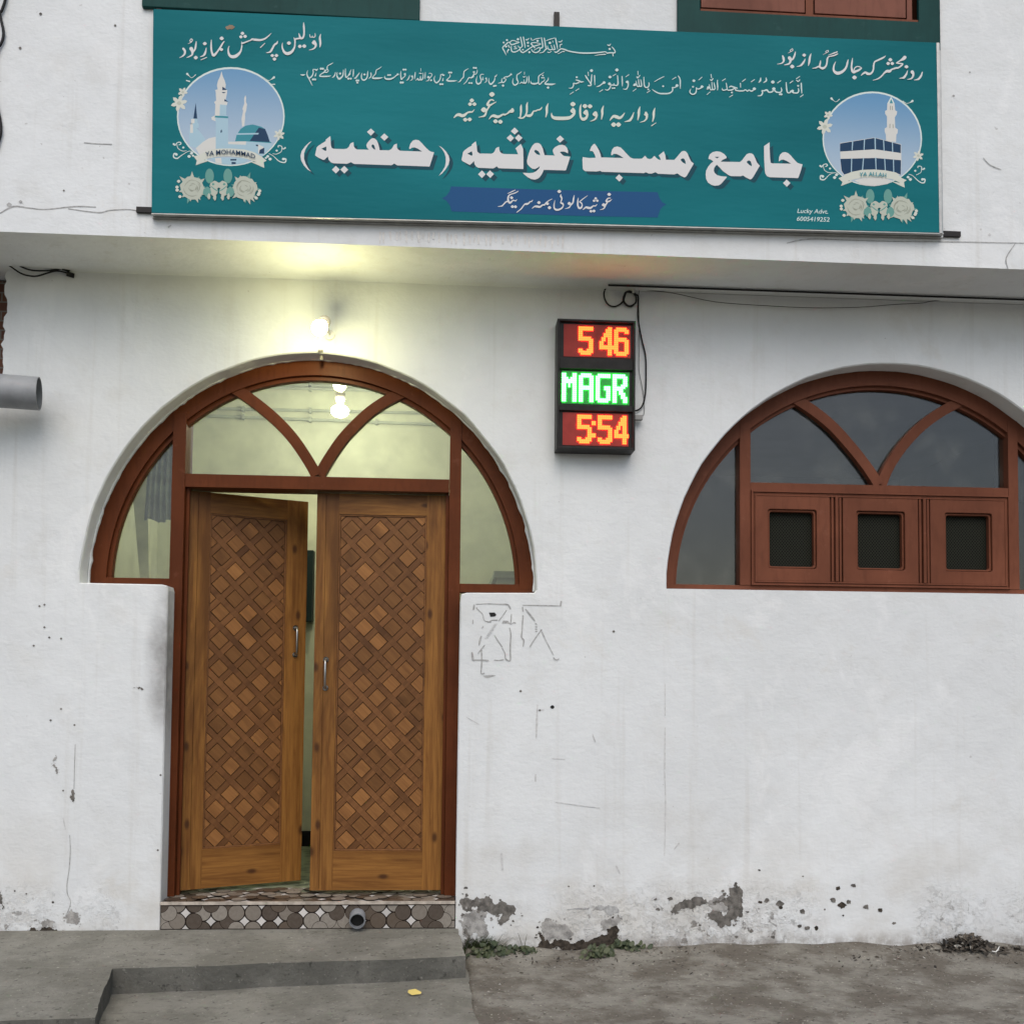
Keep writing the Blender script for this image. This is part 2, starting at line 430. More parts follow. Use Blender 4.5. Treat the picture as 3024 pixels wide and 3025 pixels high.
# ================================================================== BUILDING
B = empty('mosque_building', (-.7, 0, 0), 'white plastered building front with arched wooden doorway, arched window and overhanging upper storey', 'building')
OX = 1.16
def arch(cx, cz, a, b, t0=math.pi, t1=0.0, n=56, rough=0, seed=0):
    out = []
    for i in range(n+1):
        t = t0 + (t1-t0)*i/n; k = 1 + (rough*noise.noise(Vector((i*.45, seed, 0))) if rough else 0)
        out.append((cx + a*k*math.cos(t), cz + b*k*math.sin(t)))
    return out
# lower wall: one sheet with the door notch and the window hole, chamfered plaster edges
DOOR = [(-1.414, -.3), (-1.415, .6), (-1.417, 1.2), (-1.418, 1.835), (-1.424, 1.858), (-1.45, 1.864)] + arch(-.697, 1.866, 1.161, 1.218, rough=.006, seed=1) + \
       [(.45, 1.851), (.10, 1.846), (.072, 1.838), (.067, 1.80), (.064, 1.0), (.062, -.3)]
WIN = arch(2.377, 1.897, 1.228, 1.224, rough=.003, seed=5) + [(3.605, 1.886), (1.149, 1.884)]
ledge = [(-3.2, 2.86), (-2.30, 2.862)]
for i in range(26):
    z = 2.868 + i*.0235; ledge.append((-2.272 + .018*noise.noise(Vector((z*9, 3, 1))) + .016*noise.noise(Vector((z*31, 8, 1))), z))
outer = [(-3.2, -.3)] + DOOR + [(4.6, -.3), (4.6, 3.468), (-2.26, 3.468)] + ledge[::-1]
def shrink(loop, c, closed=True, inside=False):
    out = []; n = len(loop)
    for i, p in enumerate(loop):
        a, b = loop[i-1], loop[(i+1) % n]
        if not closed and i in (0, n-1): out.append(p); continue
        tx, tz = b[0]-a[0], b[1]-a[1]; l = math.hypot(tx, tz) or 1
        out.append((p[0]-tz/l*c, p[1]+tx/l*c))
    return out
CH = .006
dd = shrink(DOOR, CH, False)      # pushed out into the wall
wd = [(2.377+(p[0]-2.377)*(1+CH/1.2), 1.89+(p[1]-1.89)*(1+CH/1.2)) for p in WIN]
mb = MB()
mb.prism([(-3.2, -.3)] + dd + [(4.6, -.3), (4.6, 3.468), (-2.26, 3.468)] + ledge[::-1], [wd], 0.0, .007, back=False)
mb.f = [f for f in mb.f if len(f) == 3]; mb.m = [0]*len(mb.f)
def strip(l0, l1, y0, y1, closed):
    n = len(l0); vs = [(p[0], y0, p[1]) for p in l0] + [(p[0], y1, p[1]) for p in l1]
    mb.add(vs, [(i, (i+1) % n, n+(i+1) % n, n+i) for i in range(n if closed else n-1)])
strip(dd, DOOR, 0, .007, False); strip(DOOR, DOOR, .007, .26, False)
strip(wd, WIN, 0, .007, True); strip(WIN, WIN, .007, .26, True)
strip(ledge, ledge, 0, .14, False)
# wear on the paint, as faces of the wall itself
dec = Ink(-.0012)
P = conv((1360, 2580), 3.218)
peel(dec, parse('15,240 80,235 100,260 130,250 150,222 200,240 285,240 300,275 400,265 440,300 530,340 525,400 490,390 470,440 430,470 380,500 350,450 400,390 340,420 260,370 150,370 150,310 110,320 110,365 60,370 20,330'), P, 1, 3)
peel(dec, parse('10,420 80,380 260,382 220,450 250,540 240,620 160,600 130,560 60,640 40,600 20,520'), P, 2, 4)
peel(dec, parse('30,540 70,500 90,600 120,640 60,700 40,680'), P, 1, 5)
peel(dec, parse('690,715 750,665 748,585 775,582 800,640 850,672 900,622 1000,640 1090,668 1150,632 1290,612 1390,585 1385,540 1440,510 1490,500 1508,550 1512,690 1300,728 1000,742 800,738'), P, 3, 6)
peel(dec, parse('770,500 830,430 880,470 960,490 1020,500 1080,590 1000,620 900,600 830,640 790,610'), P, 2, 7)
peel(dec, parse('1330,480 1440,430 1500,400 1512,470 1480,500 1400,520 1340,540'), P, 2, 8)
peel(dec, parse('1280,325 1420,310 1490,335 1505,380 1440,395 1370,345 1290,345'), P, 4, 9)
peel(dec, parse('1405,545 1440,520 1490,515 1500,600 1495,670 1420,680'), P, 1, 10)
dec.stroke(parse('780,500,8 840,485,14 915,490,6'), P, 3); dec.stroke(parse('1020,345,8 1120,338,12 1210,340,14 1218,320,6'), P, 4)
P = conv((1300, 2500), 1.12)
peel(dec, parse('760,215 790,185 870,175 930,182 960,165 955,140 980,132 1000,145 1002,210 1000,235 960,265 900,245 885,222 940,232 950,200 870,192 800,207 765,230'), P, 1, 11)
peel(dec, parse('890,180 940,165 960,185 950,215 900,205'), P, 2, 12)
for i, (x, y, r) in enumerate([(1315,140,11),(1368,130,9),(1300,180,12),(1330,196,14),(1352,186,9),(1408,201,12),(1457,212,9),(1500,256,7),(1125,190,14),(1126,204,10),(1197,216,11),(1080,180,9),(1060,185,6),(935,148,6),(710,175,7),(1055,80,4),(1200,100,4),(1272,210,4),(1333,230,4),(1190,265,8),(1215,270,9),(1245,272,9),(1100,300,8),(1030,280,8),(1055,185,5),(980,300,6),(860,262,6)]):
    q = [(x+r*1.0*math.cos(t)*random.uniform(.6,1.3), y+r*.75*math.sin(t)*random.uniform(.6,1.3)) for t in (k*.9 for k in range(7))]
    dec.poly(jag(q, 1, .2, i+20), P, m=1 if i % 3 else 3)
P = conv((0, 2200), 3.219)
peel(dec, parse('500,150 530,95 535,110 510,150 525,200 550,240 540,285 530,235 495,200'), P, 2, 30)
peel(dec, parse('690,425 700,440 705,490 698,555 670,520 668,490 685,485'), P, 1, 31)
dec.stroke(parse('715,0,6 708,200,7 703,420,6'), P, 4); dec.stroke(parse('600,700,8 612,760,8 622,805,5'), P, 5)
dec.stroke(parse('662,860,5 668,1000,8 660,1150,9 655,1200,7 636,1330,9 640,1420,8 670,1490,6 656,1560,7 620,1640,9'), P, 4)
peel(dec, parse('250,1795 390,1760 420,1735 500,1755 600,1765 595,1805 380,1812'), P, 3, 32)
peel(dec, parse('600,1640 680,1580 740,1600 760,1650 730,1720 640,1700'), P, 2, 33)
peel(dec, parse('380,1700 450,1660 520,1680 500,1740 400,1745'), P, 2, 34)
peel(dec, parse('0,1390 25,1460 45,1550 25,1570 0,1510'), P, 1, 35)
dec.dot(140, 1393, 8, P, 3); dec.dot(250, 1420, 8, P, 1); dec.dot(503, 1500, 11, P, 3); dec.dot(600, 438, 9, P, 1)
P = conv((0, 1500), 1.487)
peel(dec, parse('585,792 610,787 636,798 610,797'), P, 1, 36)
for x, y in [(195,426),(173,432),(195,525),(216,570),(148,606),(268,575),(268,884),(222,934),(327,955),(705,1175),(693,1505)]: dec.dot(x, y, 4.5, P, 1)
P = conv((1380, 1740), 6.437)
dec.script(P, '''
170,290,14 400,280,14 600,290,18 740,292,26 790,320,30 818,380,26
130,310,34 118,390,26
178,360,30 200,390,16 290,480,14 325,600,12 440,625,26 445,598,16 570,592,20
745,405,14 680,500,16 600,605,18
840,480,18 825,660,20
805,745,22 828,870,24 815,1100,26 818,1340,30 780,1362,20 725,1320,28 715,1220,20 665,1130,16
660,1100,20 600,1010,20 515,880,12
330,1070,14 260,1150,20 210,1220,18
270,1150,20 275,1400,24 262,1600,20 320,1605,22
90,1215,34 105,1330,44
110,1350,24 250,1350,20 395,1360,28
515,1355,22 600,1360,22 685,1345,24
108,590,16 105,660,22
265,905,30 235,1000,34 225,1070,14
300,720,22 280,745,14
1060,310,14 1340,312,20 1740,320,18
1785,240,30 1770,320,28
1050,350,24 1060,420,24
1110,390,24 1200,500,34 1280,600,24
1060,510,24 1050,650,22 1040,800,20 1032,920,22 1075,980,30 1060,1090,14
1410,780,26 1340,870,16 1270,970,20 1190,1100,20
1420,820,20 1490,970,16 1560,1110,14 1640,1260,10
1640,1310,20 1690,1350,20 1740,1330,18
1300,660,22 1320,670,16
1300,718,22 1325,722,16
1298,765,22 1325,768,16
1302,808,22 1330,806,16
''', 4)
dec.poly(parse('655,655 685,600 770,605 830,665 885,630 925,640 920,660 880,650 830,675 760,655'), P, m=4)
dec.poly(parse('300,1650 470,1635 545,1650 470,1670 400,1690 340,1685'), P, m=4)
dec.poly(parse('412,450 520,448 552,490 530,522 440,530'), P, m=6)
for k in range(10): dec.stroke([(340+k*19, 940-k*30, 14), (395+k*19, 930-k*30, 14)], P, 5)
P = conv((1300, 1700), 1.9325)
dec.script(P, '''
555,740,6 553,780,8 550,860,12 548,930,6
552,770,8 590,768,8
545,1140,9 544,1175,8
1283,870,5 1281,1105,7
1283,620,3 1283,800,4
1280,1120,5 1286,1300,5 1280,1600,4
640,1045,5 710,1050,4
660,1295,4 800,1315,4 910,1328,4
350,1590,12 355,1680,10
1005,1660,9 1025,1700,8
1335,1565,4 1362,1530,8
1210,1850,14 1230,1835,12
870,910,6 885,950,6
150,810,4 220,850,4
''', 5)
for x, y, r in [(459,661,7),(640,752,11),(733,1776,5),(878,1774,5),(568,770,6),(990,320,7)]: dec.dot(x, y, r, P, 6 if r > 9 else 1)
mb.v += [];
b0 = len(mb.v); mb.v += [tuple(v) for v in dec.mb.v]; mb.f += [tuple(b0+i for i in f) for f in dec.mb.f]; mb.m += dec.mb.m
mb.build('lower_wall', [M['wall'], M['peel'], M['peel2'], M['dark_hole'], M['scuff'], M['scuff_lt'], M['black']], B)

# brickwork showing where the plaster has broken off at the left end
q = N('old_brick'); v = q.coord(); bt = q.n('ShaderNodeTexBrick'); q.l(q.mapping(v, (1, 1, 1), (R(90), 0, 0)), bt.inputs['Vector'])
bt.inputs['Scale'].default_value = 5; bt.inputs['Color1'].default_value = (.13, .055, .032, 1); bt.inputs['Color2'].default_value = (.10, .042, .028, 1); bt.inputs['Mortar'].default_value = (.16, .145, .12, 1)
M['brick'] = q.done(bt.outputs[0], .9)
mb = MB(); mb.box(-3.2, -2.2, .141, .30, 2.5, 3.46)
mb.build('brickwork', M['brick'], B)

# overhanging upper storey
mb = MB(); mb.box(-3.6, 5.2, -.45, .3, 3.47, 6.6)
up = Ink(-.4512)
P = conv((0, 0), 1.4857)
up.script(P, '''
0,935,5 60,905,6 130,912,5 200,918,4 330,905,5 420,908,4
300,915,3 430,932,5 480,922,4 560,918,4 600,924,3
370,625,3 430,630,4 490,632,3
740,995,8 750,988,4
''', 1)
up.dot(40, 898, 10, P, 1); up.dot(90, 884, 7, P, 1); up.dot(280, 835, 4, P, 2); up.dot(505, 110, 5, P, 2); up.dot(88, 209, 6, P, 2); up.dot(178, 59, 6, P, 2)
P = conv((2024, 0), 1.931)
up.script(P, '''
580,1385,4 700,1362,7 900,1366,5 1200,1375,4 1560,1378,4 1760,1382,4 1931,1385,4
1700,900,4 1740,940,5 1800,965,4
1880,1390,4 1830,1470,6 1840,1530,4
''', 1)
up.dot(1735, 1338, 8, P, 3); up.dot(1530, 545, 7, P, 1); up.dot(1622, 410, 5, P, 1)
for i in range(34):        # whitish run-down marks on the slab edge below the sign
    x = 1120 + i*16.5 + random.uniform(-5, 5); y0 = 681 + (x-1120)*.027
    up.stroke([(x, y0+random.uniform(0, 8), random.uniform(5, 9)), (x+random.uniform(-2, 2), y0+random.uniform(18, 38), 4)], conv((0, 0), 1), 4)
b0 = len(mb.v); mb.v += [tuple(v) for v in up.mb.v]; mb.f += [tuple(b0+i for i in f) for f in up.mb.f]; mb.m += up.mb.m
mb.build('upper_wall', [M['wall_up'], M['scuff'], M['peel'], M['scuff_lt'], M['crust']], B)

# ---- upper windows (only their lower parts are in the picture)
def upper_window(x0, x1, zb, sx0, sx1, szb):
    mb = MB(); Yf = -.472
    mb.prism([(x0, zb), (x1, zb), (x1, 6.4), (x0, 6.4)], [[(sx0, szb), (sx1, szb), (sx1, 6.2), (sx0, 6.2)]], Yf, -.449)
    w = mb.build('upper_window', M['green'], B, .004)
    mid = (sx0+sx1)/2
    s = MB(); s.box(sx0-.01, sx1+.01, -.4513, -.4503, szb-.01, 6.21); s.build('backing', M['groove'], w)
    for a, b in ((sx0+.006, mid-.026), (mid+.026, sx1-.064)):
        s = MB(); s.prism([(a, szb+.020), (b, szb+.020), (b, 6.19), (a, 6.19)], [], -.466, -.4514)
        s.prism([(a+.09, szb+.14), (b-.09, szb+.14), (b-.09, 5.6), (a+.09, 5.6)], [], -.4685, -.4655)
        c = s.build('shutter', M['up_shutter'], w, .003)
    s = MB(); s.box(mid-.019, mid+.019, -.461, -.4514, szb+.012, 6.19); s.box(sx0+.002, sx1-.002, -.468, -.4514, szb+.001, szb+.011)
    s.build('frame', M['wframe'], w)
    s = MB(); s.box(sx1-.056, sx1-.030, -.463, -.4514, szb+.012, 6.19); s.build('jamb', M['up_shutter'], w)
upper_window(-1.488, -.17, 4.580, -1.35, -.30, 4.80)
upper_window(1.094, 2.425, 4.56, 1.207, 2.314, 4.705)

# ---- lobby behind the doorway and the dim room behind the window
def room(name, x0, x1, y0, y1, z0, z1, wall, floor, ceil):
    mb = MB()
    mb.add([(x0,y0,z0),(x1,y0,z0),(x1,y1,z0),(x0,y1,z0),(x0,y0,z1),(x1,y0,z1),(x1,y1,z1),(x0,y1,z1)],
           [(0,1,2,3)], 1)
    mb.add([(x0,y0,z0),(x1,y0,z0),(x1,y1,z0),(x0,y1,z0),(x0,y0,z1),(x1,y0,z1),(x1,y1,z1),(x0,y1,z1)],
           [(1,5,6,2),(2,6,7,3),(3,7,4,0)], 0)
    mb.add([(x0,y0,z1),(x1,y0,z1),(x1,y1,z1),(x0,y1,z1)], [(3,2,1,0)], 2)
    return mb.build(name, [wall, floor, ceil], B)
q = N('lobby_floor_tile'); v = q.coord(); ch = q.n('ShaderNodeTexVoronoi'); q.l(v, ch.inputs['Vector']); ch.inputs['Scale'].default_value = 13
c = q.mix(q.ramp(ch.outputs['Distance'], .25, .6), (.08, .10, .07), (.22, .25, .17)); M['lfloor'] = q.done(c, .35)
room('lobby', -1.98, .62, .262, 1.8, .262, 3.46, M['lobby'], M['lfloor'], M['ceil'])
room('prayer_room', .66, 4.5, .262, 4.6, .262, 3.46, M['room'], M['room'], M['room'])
mb = MB(); mb.box(-1.98, .62, 1.785, 1.799, .263, .366); mb.build('skirting', M['skirt'], B)
# the lobby's right-hand dado
mb = MB(); mb.box(.30, .61, .9, 1.79, .27, 2.02); mb.box(.28, .615, .88, 1.795, 2.02, 2.06)
mb.build('dado', simple('grey_green_dado', (.26, .29, .22), .8), B)

# ---- arched doorway: frame, panes, two leaves
FY0, FY1 = .130, .215
mb = MB()
def ring(mb, cx, cz, a0, b0, a1, b1, y0, y1, n=64, t0=math.pi, t1=0):
    o = arch(cx, cz, a0, b0, t0, t1, n); i_ = arch(cx, cz, a1, b1, t0, t1, n)
    mb.prism(o + i_[::-1], [], y0, y1)
DC = (-.694, 1.880)
ring(mb, *DC, 1.175, 1.212, 1.077, 1.126, FY0, FY1)
ring(mb, *DC, 1.080, 1.129, 1.056, 1.104, FY0+.022, FY1-.02)
mb.box(-1.845, -1.447, FY0+.001, FY1-.002, 1.868, 1.908); mb.box(.066, .462, FY0+.001, FY1-.002, 1.860, 1.906)
mb.box(-1.448, -1.380, FY0-.004, FY1+.06, .266, 2.790); mb.box(.004, .066, FY0-.004, FY1+.06, .266, 2.795)
mb.box(-1.379, .003, FY0-.002, FY1+.06, 2.392, 2.462)
mb.box(-1.379, -1.362, FY0+.03, FY0+.05, .266, 2.391); mb.box(-.014, .003, FY0+.03, FY0+.05, .266, 2.391)
la = [(-.700,2.470),(-.745,2.548),(-.82,2.657),(-.90,2.745),(-.989,2.822),(-1.09,2.895),(-1.165,2.938)]
ra = [(-.686,2.470),(-.645,2.548),(-.572,2.663),(-.50,2.747),(-.422,2.823),(-.33,2.888),(-.235,2.936)]
mb.bar(smooth(la, 3), .058, FY0+.008, FY1-.03); mb.bar(smooth(ra, 3), .058, FY0+.010, FY1-.028)
DF = mb.build('door_frame', M['dframe'], B, .004)
def pane(name, poly, y, mat, parent):
    mb = MB(); mb.prism(poly, [], y, y+.004); return mb.build(name, mat, parent)
def arch_part(cx, cz, a, b, x0, x1, z0, n=30):   # area under an elliptical arch between x0 and x1
    pts = [(x0, z0), (x1, z0)]
    for i in range(n+1):
        x = x1 + (x0-x1)*i/n; k = max(0, 1-((x-cx)/a)**2); z = cz + b*math.sqrt(k)
        if z > z0+1e-4: pts.append((x, z))
    return pts
pane('fan_pane', arch_part(*DC, 1.09, 1.14, -1.38, .004, 2.462), .178, M['glass_lobby'], DF)
pane('side_pane', arch_part(*DC, 1.09, 1.14, -1.772, -1.448, 1.908), .178, M['glass_lobby'], DF)
pane('side_pane', arch_part(*DC, 1.09, 1.14, .066, .384, 1.906), .178, M['glass_lobby'], DF)

def clip_rect(poly, x0, x1, z0, z1):
    def cut(p, f):
        out = []
        for i in range(len(p)):
            a, b = p[i], p[(i+1) % len(p)]; fa, fb = f(a), f(b)
            if fa >= 0: out.append(a)
            if fa*fb < 0:
                t = fa/(fa-fb); out.append((a[0]+(b[0]-a[0])*t, a[1]+(b[1]-a[1])*t))
        return out
    for f in (lambda p: p[0]-x0, lambda p: x1-p[0], lambda p: p[1]-z0, lambda p: z1-p[1]):
        if len(poly) < 3: return []
        poly = cut(poly, f)
    return poly
def leaf(w, h, mirror, label):
    e = bpy.data.objects.new('door_leaf', None); return e
def make_leaf(x_h, y_h, ang, w, left, label):
    # local frame: x along the leaf from the hinge side, y into the building, z up; one mesh per part
    T = .042; z0, z1 = .283, 2.386
    mat = Matrix.Translation((x_h, y_h, 0)) @ Matrix.Rotation(ang, 4, 'Z')
    sw = .118; rw_t = .112; rw_b = .205
    px0, px1, pz0, pz1 = sw, w-sw, z0+rw_b, z1-rw_t
    def put(o, parent=None):
        if parent is None:
            o.parent = B; o.matrix_parent_inverse = Matrix.Identity(4); o.matrix_local = Matrix.Translation(-Vector(B.location)) @ mat
        else: o.parent = parent
        return o
    mb = MB()
    mb.box(0, sw, 0, T, z0, z1); mb.box(w-sw, w, 0, T, z0, z1)
    mb.box(.055, .0565, -.0012, .001, z0+.01, z1-.01, 2) if left else mb.box(.048, .0495, -.0012, .001, z0+.01, z1-.01, 2)
    mb.box(sw, w-sw, .001, T-.001, z1-rw_t, z1-.0005, 1); mb.box(sw, w-sw, .001, T-.001, z0+.0005, z0+rw_b, 1)
    L = put(mb.build('door_leaf', [M['wz'], M['wx'], M['groove']], None, .0025)); L['label'] = label
    # sunken lattice panel
    mb = MB(); mb.box(px0-.004, px1+.004, .020, .032, pz0-.004, pz1+.004)
    pa = put(mb.build('lattice_panel', M['groove']), L)
    bd = MB()
    for a in ((px0, px0+.009), (px1-.009, px1)): bd.box(*a, .004, .02, pz0, pz1)
    bd.box(px0+.0095, px1-.0095, .0045, .02, pz0, pz0+.009); bd.box(px0+.0095, px1-.0095, .0045, .02, pz1-.009, pz1)
    put(bd.build('panel_moulding', M['ws'], None, .002), L)
    ax0, ax1, az0, az1 = px0+.010, px1-.010, pz0+.010, pz1-.010
    p = .1500; g = .0034; hd = .0485                    # diagonal pitch, groove, half diamond
    tiles = MB(); strips = MB()
    ox, oz = ax0 - .018, az1 + .006
    sq = p/2
    nI = int((ax1-ax0)/p)+3; nJ = int((az1-az0)/p)+3
    def add(mbx, poly, y0):
        c = clip_rect(poly, ax0, ax1, az0, az1)
        if len(c) >= 3:
            a = abs(sum(c[i][0]*c[(i+1) % len(c)][1]-c[(i+1) % len(c)][0]*c[i][1] for i in range(len(c))))/2
            if a > 2e-5: mbx.prism(c, [], y0, .021, back=False)
    for i in range(-1, nI*2):
        for j in range(-1, nJ*2):
            if (i+j) % 2: continue
            cx, cz = ox + i*sq, oz - j*sq
            add(tiles, [(cx-hd, cz), (cx, cz-hd), (cx+hd, cz), (cx, cz+hd)], .0085 + random.uniform(-.0008, .0008))
    # strips: long ones fall to the right, short ones fill between
    u = (1/math.sqrt(2), -1/math.sqrt(2)); n_ = (1/math.sqrt(2), 1/math.sqrt(2))
    hw = (p/math.sqrt(2) - hd*math.sqrt(2))/2 - g
    L_ = 4.0; step = p/math.sqrt(2)
    base = (ox, oz)
    for k in range(-40, 60):
        off = (k+.5)*step
        cx, cz = base[0]+n_[0]*off, base[1]+n_[1]*off
        # continuous "\" strip
        a = (cx-u[0]*L_, cz-u[1]*L_); b = (cx+u[0]*L_, cz+u[1]*L_)
        add(strips, [(a[0]-n_[0]*hw, a[1]-n_[1]*hw), (b[0]-n_[0]*hw, b[1]-n_[1]*hw), (b[0]+n_[0]*hw, b[1]+n_[1]*hw), (a[0]+n_[0]*hw, a[1]+n_[1]*hw)], .0115)
    sl_ = step - 2*hw - .0012
    for k in range(-30, 40):
        for m_ in range(-30, 40):
            cx = base[0] + n_[0]*k*step + u[0]*(m_+.5)*step; cz = base[1] + n_[1]*k*step + u[1]*(m_+.5)*step
            if not (ax0-.1 < cx < ax1+.1 and az0-.1 < cz < az1+.1): continue
            h2 = sl_/2
            add(strips, [(cx-n_[0]*h2-u[0]*hw, cz-n_[1]*h2-u[1]*hw), (cx-n_[0]*h2+u[0]*hw, cz-n_[1]*h2+u[1]*hw), (cx+n_[0]*h2+u[0]*hw, cz+n_[1]*h2+u[1]*hw), (cx+n_[0]*h2-u[0]*hw, cz+n_[1]*h2-u[1]*hw)], .0118)
    put(strips.build('lattice_strips', M['ws'], None), L)
    put(tiles.build('diamond_blocks', M['wd'], None), L)
    # pull handle
    hx = w-.062 if left else w-.062; hz = 1.60 if left else 1.42
    hx = w-.060
    if not left: hx = w-.058
    h = MB(); h.tube([(hx, -.002, hz-.075), (hx, -.03, hz-.072), (hx, -.036, hz-.05), (hx, -.036, hz+.05), (hx, -.03, hz+.072), (hx, -.002, hz+.075)], .0062, 10)
    for s in (-.075, .075): h.tube([(hx, -.001, hz+s), (hx, -.004, hz+s)], .015, 14)
    put(h.build('handle', M['metal'], None, smooth=True), L)
    return L
make_leaf(-1.377, .192, R(25.2), .655, True, 'left door leaf standing ajar, swung inwards')
Lr = None
def right_leaf():
    # hinge at the right jamb: mirror by turning 180 deg would show the back, so build from its left edge
    return make_leaf_r()
def make_leaf_r():
    L = make_leaf(-.700, .190, 0.0, .704, False, 'right door leaf, shut')
    return L
Lr = make_leaf_r()
# its pull handle sits on the meeting stile, i.e. the left side
for ch in Lr.children:
    if ch.name.startswith('handle'): ch.location.x = -.704 + .058 + .063
# ragged plaster lip between wall and frame, and a small clip at the crown
mb = MB(); o_ = arch(-.697, 1.868, 1.1605, 1.2175, n=150); i_ = []
for k in range(151):
    t = math.pi*(1-k/150); j = .008 + .007*noise.noise(Vector((k*.33, 2, 0))) + .006*noise.noise(Vector((k*.9, 5, 0))) - .006*math.exp(-((k-75)/34)**2)
    j = max(.002, j); i_.append((-.697+(1.1605-j)*math.cos(t), 1.868+(1.2175-j)*math.sin(t)))
mb.prism(o_ + i_[::-1], [], .112, .1285)
mb.build('plaster_edging', M['wall_up'], B)
hk = at(949, 1043, .03); mb = MB(); mb.box(hk.x-.013, hk.x+.013, -.010, .045, hk.z-.005, hk.z+.006); mb.box(hk.x-.008, hk.x+.008, .036, .045, hk.z-.034, hk.z-.0052)
tag(mb.build('metal_clip', simple('dull_steel', (.20, .19, .17), .6, .3), bevel=.002), 'small metal clip at the crown of the door arch under the bulb', 'clip')
# ---- arched window
WC = (2.370, 1.897)
mb = MB()
ring(mb, *WC, 1.250, 1.250, 1.156, 1.142, FY0, FY1)
ring(mb, *WC, 1.159, 1.145, 1.138, 1.124, FY0+.022, FY1-.02)
mb.box(1.14, 3.60, FY0+.001, FY1-.002, 1.880, 1.922)
mb.box(1.577, 1.636, FY0-.003, FY1, 1.9225, 2.86); mb.box(3.085, 3.140, FY0-.003, FY1, 1.9225, 2.86)
mb.box(1.637, 3.084, FY0-.002, FY1, 2.440, 2.484)
la = [(2.355,2.488),(2.310,2.560),(2.248,2.642),(2.175,2.728),(2.094,2.812),(1.995,2.890),(1.88,2.962)]
ra = [(2.372,2.488),(2.405,2.570),(2.463,2.666),(2.530,2.750),(2.609,2.828),(2.710,2.902),(2.83,2.970)]
mb.bar(smooth(la, 3), .056, FY0+.008, FY1-.03); mb.bar(smooth(ra, 3), .056, FY0+.010, FY1-.028)
# moulded border of the lower lights
for k, (ins, y) in enumerate(((0, -.016), (.010, -.007), (.020, -.013))):
    x0, x1, z0, z1 = 1.637+ins, 3.084-ins, 1.923+ins*.8, 2.439-ins
    t = .0085
    mb.box(x0, x0+t, FY0+y, FY1-.01, z0, z1); mb.box(x1-t, x1, FY0+y, FY1-.01, z0, z1)
    mb.box(x0+t+.0002, x1-t-.0002, FY0+y, FY1-.012, z0, z0+t); mb.box(x0+t+.0002, x1-t-.0002, FY0+y, FY1-.012, z1-t, z1)
for xm in (2.109, 2.600):
    for dx, w, y in ((0, .016, -.018), (-.022, .012, -.010), (.022, .012, -.010)):
        mb.box(xm+dx-w/2, xm+dx+w/2, FY0+y, FY1-.012, 1.949, 2.412)
    mb.box(xm-.033, xm+.033, FY0+.004, FY1-.013, 1.949, 2.412)
WF = mb.build('arched_window', M['wframe'], B, .003)
q = N('wire_mesh_screen'); v = q.coord()
w1 = q.n('ShaderNodeTexWave'); w1.wave_type = 'BANDS'; q.l(q.mapping(v, (1, 1, 1), (0, R(40), 0)), w1.inputs[0]); w1.inputs['Scale'].default_value = 26
w2 = q.n('ShaderNodeTexWave'); w2.wave_type = 'BANDS'; q.l(q.mapping(v, (1, 1, 1), (0, R(-40), 0)), w2.inputs[0]); w2.inputs['Scale'].default_value = 26
mx = q.math('MAXIMUM', w1.outputs['Fac'], w2.outputs['Fac'])
c = q.mix(q.ramp(mx, .80, .97), (.006, .007, .005), (.034, .035, .026)); M['screen'] = q.done(c, .7, spec=.06)
for (sx0, sx1), (o0, o1) in (((1.662, 2.073), (1.736, 1.993)), ((2.145, 2.567), (2.227, 2.486)), ((2.634, 3.058), (2.723, 2.978))):
    mb = MB(); z0, z1, oz0, oz1 = 1.946, 2.413, 2.022, 2.333
    rr = .012
    def rrect(x0, x1, a, b, r):
        return [(x0+r, a), (x1-r, a), (x1-r*.3, a+r*.3), (x1, a+r), (x1, b-r), (x1-r*.3, b-r*.3), (x1-r, b), (x0+r, b), (x0+r*.3, b-r*.3), (x0, b-r), (x0, a+r), (x0+r*.3, a+r*.3)]
    mb.prism([(sx0, z0), (sx1, z0), (sx1, z1), (sx0, z1)], [rrect(o0-.006, o1+.006, oz0-.006, oz1+.006, rr)[::-1]], FY0-.010, FY0+.035)
    mb.prism(rrect(o0-.004, o1+.004, oz0-.004, oz1+.004, rr), [rrect(o0+.006, o1-.006, oz0+.006, oz1-.006, rr)[::-1]], FY0+.002, FY0+.034)
    mb.build('shutter', M['wframe'], WF, .004)
    mb = MB(); mb.box(o0-.01, o1+.01, FY0+.036, FY0+.040, oz0-.01, oz1+.01); mb.build('mesh_screen', M['screen'], WF)
pane('fan_pane', arch_part(*WC, 1.165, 1.152, 1.636, 3.085, 2.484), .178, M['glass'], WF)
pane('side_pane', arch_part(*WC, 1.165, 1.152, 1.21, 1.577, 1.922), .178, M['glass'], WF)
pane('side_pane', arch_part(*WC, 1.165, 1.152, 3.14, 3.53, 1.922), .178, M['glass'], WF)

